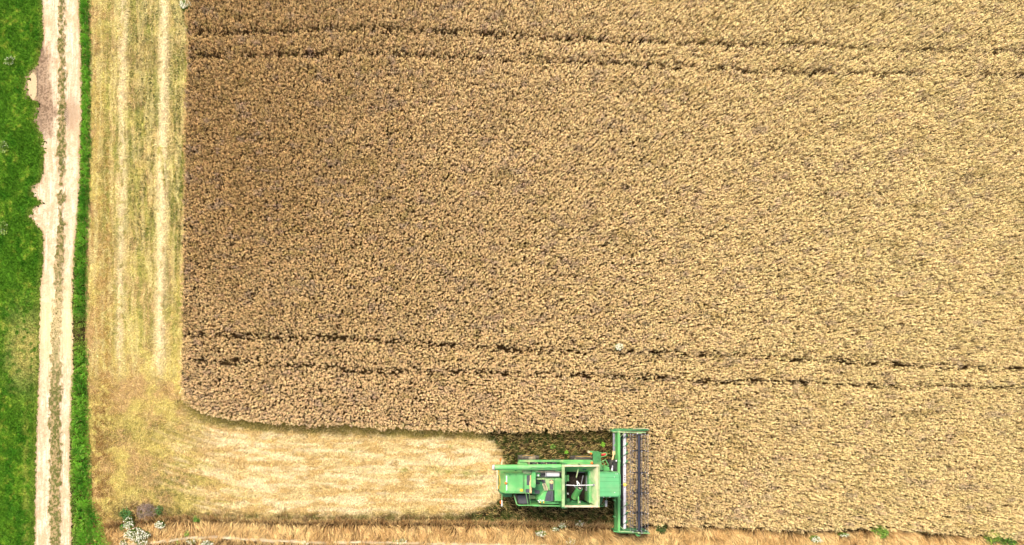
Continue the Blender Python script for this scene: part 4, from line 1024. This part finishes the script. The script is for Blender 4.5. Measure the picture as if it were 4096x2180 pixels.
# feed auger
za = .62; aX = P(1530, 600, za)[0]
y0a, y1a = P(1525, 1205, za)[1], P(1525, 148, za)[1]
AU = MB().tube([(aX, y0a, za), (aX, y1a, za)], .094, 20).build("feed_auger", M_steel, HD, smooth=True)
ymid = P(1525, 700, za)[1]
def helix(ya, yb, hand, name):
    hb = MB(); n = int(abs(yb-ya)/.52*24); prev = None
    for i in range(n+1):
        t = i/n; a = hand*2*math.pi*t*abs(yb-ya)/.52; y = ya+(yb-ya)*t
        q = [(aX+rr*math.cos(a), y+dy, za+rr*math.sin(a)) for rr, dy in ((.09, -.012), (.19, -.008), (.19, .008), (.09, .012))]
        q = [hb.bm.verts.new(p) for p in q]
        if prev:
            for k in range(4): hb.bm.faces.new((prev[k], prev[(k+1) % 4], q[(k+1) % 4], q[k]))
        prev = q
    return hb.build("flight", M_dkgreen, AU)
helix(y1a-.05, P(1525, 520, za)[1], 1, "f"); helix(y0a+.05, P(1525, 870, za)[1], -1, "f")
fg = MB()
for v in (187, 310, 391, 515, 607, 633, 656, 690, 738): fg.tube([(aX-.02, P(1525, v, za+.12)[1], za+.02), (aX-.02, P(1525, v, za+.12)[1], za+.102)], .032, 8)
fg.build("finger_guide", M_black, AU)
# reel
zr = 1.35; rX = P(1689, 600, zr)[0]; rr_ = .50
y0r, y1r = P(1688, 1245, zr)[1], P(1688, 140, zr)[1]
RE = bpy.data.objects.new("reel", None); col.objects.link(RE); RE.parent = CH
MB().tube([(rX, y0r, zr), (rX, y1r, zr)], .088, 18).build("reel_tube", mat("blue_grey_paint", rgb=(.016, .018, .028), rough=.4, noise=.2, coat=.3), RE, smooth=True)
ya = [P(1688, v, zr)[1] for v in (160, 336, 576, 796, 1016, 1218)]
angs = [R(32+60*k) for k in range(6)]
for i, y in enumerate(ya):
    s = MB()
    for a in angs:
        s.tube([(rX, y, zr), (rX+rr_*math.cos(a), y, zr+rr_*math.sin(a))], .022, 6)
    s.tube([(rX, y-.04, zr), (rX, y+.04, zr)], .11, 14)
    s.build("reel_arm", M_black, RE)
for k, a in enumerate(angs):
    bx, bz = rX+rr_*math.cos(a), zr+rr_*math.sin(a)
    br_ = MB().tube([(bx, y0r+.12, bz), (bx, y1r-.05, bz)], .013, 6).build("tine_bar", M_grey, RE)
    tn = MB(); y = y0r+.15
    while y < y1r-.1:
        tn.tube([(bx, y, bz), (bx-.05, y, bz-.14), (bx-.03, y, bz-.27)], .006, 3); y += .15
    tn.build("tine", M_black, br_)
    nd = MB()
    for y in ya: nd.ball((bx, y, bz+.02), .024, n=5)
    nd.build("tine_clamp", M_white, br_)
# reel carriers and hydraulic rams at both ends
for (y, nm) in ((yTop-.06, 1), (yBot+.06, -1)):
    c_ = MB().tube([(bx0+.05, y, 1.1), (rX, y, zr), (rX+.35, y, zr-.02)], .035, 8); c_.box(rX-.1, y-.05, zr-.1, rX+.1, y+.05, zr+.1)
    c_.build("reel_lift_arm", M_paleg, HD)
    MB().tube([(rX-.12, y-.07*nm, zr), (rX+.12, y-.07*nm, zr)], .05, 8).build("reel_slide", M_steel, HD)
MB().ptube([(1483,186,1.15),(1500,168,1.3),(1540,130,1.2)], .018).ptube([(1484,1165,1.15),(1510,1190,1.25),(1545,1225,1.1)], .018).build("hose", M_paleg, HD)
# end dividers
dv = MB().prism([(1385,130),(1410,100),(1490,97),(1600,98),(1760,94),(1795,97),(1803,106),(1798,116),(1750,120),(1500,124)], 1.0, .25).build("end_divider", M_dkgreen, HD, .03)
MB().ptube([(1400,131,1.03),(1490,131,1.1),(1620,136,1.1),(1765,138,1.0)], .028).build("divider_rail", M_paleg, dv)
MB().ptube([(1620,98,1.03),(1760,94,1.03),(1790,96,1.02),(1803,110,1.0)], .018).build("divider_nose", M_cream, dv)
dv = MB().prism([(1408,1216),(1430,1210),(1484,1212),(1560,1200),(1700,1206),(1780,1212),(1812,1243),(1700,1240),(1480,1236)], .95, .25).build("end_divider", M_dkgreen, HD, .03)
MB().ptube([(1408,1220,1.0),(1480,1234,1.05),(1600,1238,1.05),(1808,1243,.98)], .03).build("divider_rail", M_green_side, dv)
MB().ptube([(1690,1240,zr),(1690,1256,zr)], .07, seg=10).build("reel_hub", M_black, RE)
MB().prism([(1655,1260),(1700,1256),(1712,1260),(1706,1275),(1668,1277)], 1.3, 1.0).build("reel_drive_cover", M_green, RE, .03)
# feeder house, drive shaft and hoses
MB().prism([(1380,640),(1458,620),(1458,800),(1380,780)], 1.3, .5).build("feeder_house", M_dkgreen, CH, .02)
DS = MB().ptube([(1414,145,.85),(1415,345,.85)], .075, seg=12).build("drive_shaft", M_grey, CH, smooth=True)
MB().ptube([(1413,340,.85),(1413,375,.85)], .10, seg=12).build("shaft_boot", M_tan, DS, smooth=True)
MB().ptube([(1412,375,.9),(1396,440,1.0)], .05, seg=10).build("shaft_joint", M_tan, DS, smooth=True)
hs = MB()
for k in range(5):
    o_ = random.uniform(-8, 8)
    hs.ptube([(1395+o_,440,1.1),(1378+o_*2,490,1.3+.1*k),(1402-o_,540,1.25),(1390+o_,575,1.4)], .022, seg=6)
hs.ptube([(1350,480,1.2),(1400,455,1.15),(1445,430,1.1)], .016, seg=6)
hs.build("hydraulic_hose", M_hose, CH)
MB().ptube([(1395,500,1.35),(1392,560,1.4)], .05, seg=8).ball(P(1440, 447, 1.2), .05).build("coupler", M_steel, CH)
